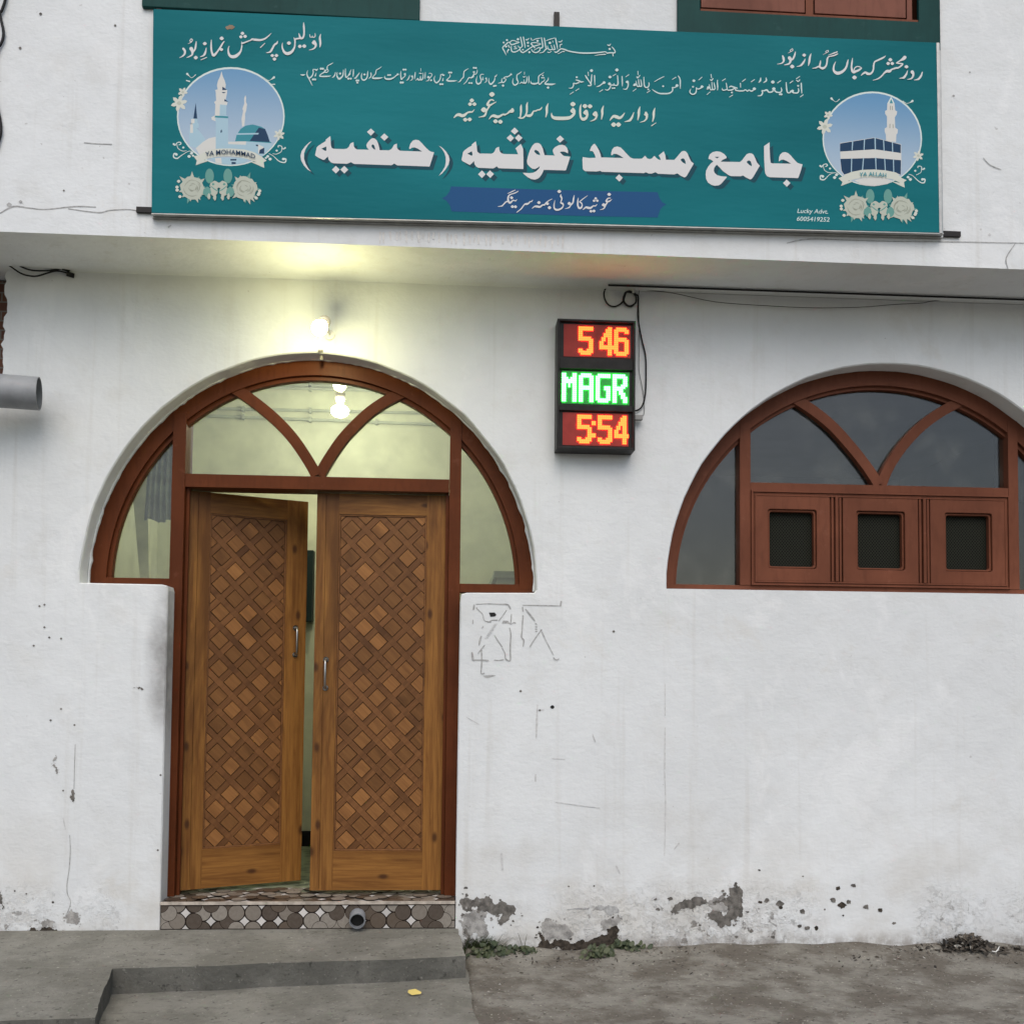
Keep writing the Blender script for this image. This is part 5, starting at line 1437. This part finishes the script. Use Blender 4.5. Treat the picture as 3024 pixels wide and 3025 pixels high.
# curtain, pale strip imitating a light reflection, and notice board inside the doorway
def curtain(name, px0, px1, py0, py1, Y, mat, label, folds, gather):
    a, b = at(px0, py0, Y), at(px1, py1, Y); n = folds*8; rows = 14; mb = MB(); vs = []
    for j in range(rows+1):
        t = j/rows; g = 1 - gather*math.sin(t*math.pi*.9)
        for i in range(n+1):
            u = i/n; x = (a.x+b.x)/2 + (u-.5)*(b.x-a.x)*g
            vs.append((x, Y + .016*math.sin(u*folds*2*math.pi + 1.5*noise.noise(Vector((u*3, t*2, 1))))*(1+.4*t), a.z + (b.z-a.z)*t + .01*math.sin(u*9)*t))
    mb.add(vs, [(j*(n+1)+i, j*(n+1)+i+1, (j+1)*(n+1)+i+1, (j+1)*(n+1)+i) for j in range(rows) for i in range(n)])
    return tag(mb.build(name, mat, smooth=True), label, 'curtain')
curtain('curtain', 432, 520, 1215, 1540, .62, simple('grey_green_cloth', (.33, .36, .29), .9, 0, .25, 9), 'grey gathered curtain hanging behind the left side pane of the doorway', 5, .16)
mb = MB(); p = [at(392, 1400, .9), at(440, 1330, .9), at(446, 1720, .9), at(420, 1720, .9)]
mb.prism([(q_.x, q_.z) for q_ in p], [], .86, .90)
p2 = at(433, 2640, .9); mb.box(p2.x-.12, p2.x-.06, .86, .90, .264, p[2].z)
tag(mb.build('reflection_strip', simple('reflection_cream', (.62, .62, .42), .6)), 'pale strip imitating a light reflection behind the left side pane of the doorway', 'board')
a, b = at(895, 1625, 1.70), at(921, 1836, 1.70); mb = MB(); mb.box(a.x-.25, b.x, 1.70, 1.797, b.z, a.z)
tag(mb.build('notice_board', M['iron']), 'dark board on the lobby wall showing in the gap between the door leaves', 'board')
curtain('curtain', 2935, 2966, 1245, 1445, .5, simple('dark_grey_cloth', (.045, .045, .055), .9), 'dark strip of curtain behind the right end of the arched window', 3, .1)
curtain('curtain', 2985, 3040, 1300, 1480, .6, simple('mauve_grey_cloth', (.13, .115, .12), .9), 'greyish pink curtain behind the right side pane of the arched window', 4, .12)

# ================================================================== PLANTS AND LITTER
q = N('grass_blade'); geo = q.n('ShaderNodeNewGeometry')
M['grass'] = q.done(q.mix(geo.outputs['Random Per Island'], (.026, .044, .014), (.070, .092, .034)), .6)
q = N('weed_leaf'); geo = q.n('ShaderNodeNewGeometry')
M['weed'] = q.done(q.mix(geo.outputs['Random Per Island'], (.026, .042, .016), (.080, .092, .044)), .6)
def tuft(px, py, w, nb, hgt, label, seed):
    c = atz(px, py, .01); rd = random.Random(seed); mb = MB()
    for k in range(nb):
        bx = c.x + rd.gauss(0, w); by = min(-.012, c.y + rd.gauss(0, .022)); h = hgt*rd.uniform(.4, 1.15); lean = rd.gauss(0, .5)*h; ly = rd.uniform(-.5, .1)*h; wd = rd.uniform(.0018, .0038)
        vs = []
        for t in (0, .35, .7, 1): vs += [(bx + lean*t*t - wd*(1-t*.9), by + ly*t*t, .0+h*t*(1-.15*t)), (bx + lean*t*t + wd*(1-t*.9), by + ly*t*t - .002, .0+h*t*(1-.15*t))]
        mb.add(vs, [(0,1,3,2),(2,3,5,4),(4,5,7,6)])
    return tag(mb.build('grass_tuft', M['grass']), label, 'grass', 'weeds along the foot of the wall')
tuft(1418, 2802, .034, 230, .105, 'tallest grass tuft at the corner between platform and wall', 1)
tuft(1472, 2808, .035, 150, .062, 'low grass tuft just right of the platform corner tuft', 2)
def weed(px, py, w, nl, label, seed, hgt=.03):
    c = atz(px, py, .015); rd = random.Random(seed); mb = MB()
    for k in range(nl):
        bx = c.x + rd.gauss(0, w); by = min(-.02, c.y + rd.gauss(0, .02)); bz = .008 + abs(rd.gauss(0, hgt)); r = rd.uniform(.011, .022)
        nrm = Vector((rd.gauss(0, .5), -.6+rd.gauss(0, .4), .8)).normalized(); a = nrm.orthogonal().normalized(); b = nrm.cross(a); o = Vector((bx, by, bz)); f = rd.uniform(.6, .9)
        mb.add([o + a*(r*math.cos(t)) + b*(r*f*math.sin(t)) + nrm*(.25*r*math.cos(2*t)) for t in (j*math.pi/4 for j in range(8))], [tuple(range(8))])
    for k in range(nl//6):
        bx = c.x + rd.gauss(0, w); mb.tube([(bx, c.y-.004, .0), (bx+rd.uniform(-.01, .01), c.y-.006, .035)], .0012, 5)
    return tag(mb.build('weed', M['weed']), label, 'weed', 'weeds along the foot of the wall')
weed(1440, 2822, .045, 70, 'round-leaved weed low in front of the corner grass', 3)
weed(1535, 2815, .045, 60, 'small round-leaved weed in the middle of the wall foot row', 4, .018)
weed(1765, 2822, .040, 60, 'leafy weed left under the broken plaster corner', 5, .02)
weed(1835, 2808, .050, 90, 'leafy weed right of the broken plaster corner', 6, .026)
for k, (x0_, y0_, x1_, y1_) in enumerate(((1540, 2800, 1530, 2757), (1546, 2800, 1556, 2760))):
    a, b = atz(x0_, y0_, .01), at(x1_, y1_, -.03); a.y = min(a.y, -.015); mb = MB(); mb.tube([a, (a+b)/2+Vector((.004*(1-2*k), 0, 0)), b], [.0022, .0016, .0008], 6)
    tag(mb.build('dry_stem', simple('dry_stalk', (.10, .10, .06), .8)), ('left', 'right')[k] + ' one of two thin bare stems rising by the broken plaster', 'stem', 'bare stems at the wall')
# leaf litter heap
q = N('dead_leaf'); geo = q.n('ShaderNodeNewGeometry')
cr = q.n('ShaderNodeValToRGB'); q.l(geo.outputs['Random Per Island'], cr.inputs[0]); e = cr.color_ramp.elements
e[0].color = (.012, .010, .008, 1); e[1].position = .9; e[1].color = (.095, .078, .058, 1); x = e.new(.97); x.color = (.40, .38, .33, 1)
M['litter'] = q.done(cr.outputs[0], .85)
def heap(name, n, fn, label, seed, smin, smax):
    rd = random.Random(seed); mb = MB()
    for k in range(n):
        o = fn(rd); r = rd.uniform(smin, smax)
        nrm = Vector((rd.gauss(0, .7), rd.gauss(-.2, .6), .9)).normalized(); a = nrm.orthogonal().normalized(); a = (Matrix.Rotation(rd.uniform(0, 6.28), 3, nrm) @ a); b = nrm.cross(a); w = rd.uniform(.25, .7); cu = rd.uniform(-.5, .5)
        vs = [o + a*(r*t) + b*(r*w*s) + nrm*(r*cu*t*t) for t, s in ((-1, 0), (-.4, .9), (.35, .8), (1, 0), (.35, -.8), (-.4, -.9))]
        mb.add(vs, [(0, 1, 2, 3, 4, 5)])
    o = mb.build(name, M['litter']); tag(o, label, 'litter', kind='stuff'); return o
hc = atz(2870, 2815, .02)
def f1(rd):
    x = rd.gauss(0, .13); y = -abs(rd.gauss(0, .045))-.01; h = max(.0, .085*math.exp(-(x/.13)**2) - abs(y)*.5)
    return Vector((hc.x+x+.02, y, .02+rd.uniform(0, 1)*h))
heap('leaf_litter', 420, f1, 'heap of dark dead leaves against the wall at the lower right', 3, .008, .026)
def f2(rd):
    y = -abs(rd.gauss(0, .16))-.01; return Vector((rd.uniform(.2, 3.2), y, .012+.022*math.exp(-abs(y)/.10)))
heap('scattered_litter', 420, f2, 'loose bits of leaf and grit scattered along the earth strip', 4, .003, .013)
q = N('pebble'); geo = q.n('ShaderNodeNewGeometry')
M['pebble'] = q.done(q.mix(geo.outputs['Random Per Island'], (.10, .09, .075), (.30, .285, .25)), .9)
rd = random.Random(8); mb = MB()
for k in range(1100):
    x, y = rd.uniform(.16, 3.3), -rd.random()**1.4*1.25-.01; rr = rd.uniform(.0016, .0052)*(1.5 if rd.random() < .06 else 1); z = .004+.014*noise.noise(Vector((x*.8, y*1.2, 4)))+.03*math.exp(-abs(y)/.1)
    ring_ = [(x+rr*rd.uniform(.7, 1.2)*math.cos(t), y+rr*rd.uniform(.7, 1.2)*math.sin(t), z-.002) for t in (j*1.257 for j in range(5))]
    mb.add(ring_+[(x+rr*.2, y, z+rr*rd.uniform(.5, 1.0))], [(j, (j+1) % 5, 5) for j in range(5)])
o = mb.build('gravel', M['pebble']); tag(o, 'fine grit and small stones strewn over the earth strip', 'gravel', kind='stuff')
c = at(2937, 2828, -.10); mb = MB(); z = .035
w = [Vector((c.x-.03, -.13, .028)), Vector((c.x-.012, -.135, .026)), Vector((c.x+.004, -.125, .034)), Vector((c.x+.016, -.12, .05))]
mb.tube(w, .0028, 8); tag(mb.build('straw', simple('white_plastic_straw', (.7, .7, .66), .4), smooth=True), 'bent white plastic scrap by the heap of dead leaves', 'plastic scrap')
c = atz(1222, 2938, .01); mb = MB()
mb.add([(c.x-.026, c.y, .018), (c.x-.008, c.y-.012, .010), (c.x+.03, c.y-.006, .013), (c.x+.034, c.y+.004, .018), (c.x+.006, c.y+.012, .030), (c.x-.024, c.y+.008, .026)], [(0, 1, 5), (1, 2, 4), (1, 4, 5), (2, 3, 4)])
tag(mb.build('fallen_leaf', simple('yellow_leaf', (.62, .48, .14), .6)), 'small yellow curled leaf lying on the concrete before the platform', 'leaf')
for k, (x, y) in enumerate(((1797, 2890), (1330, 2818), (660, 2825))):
    pass
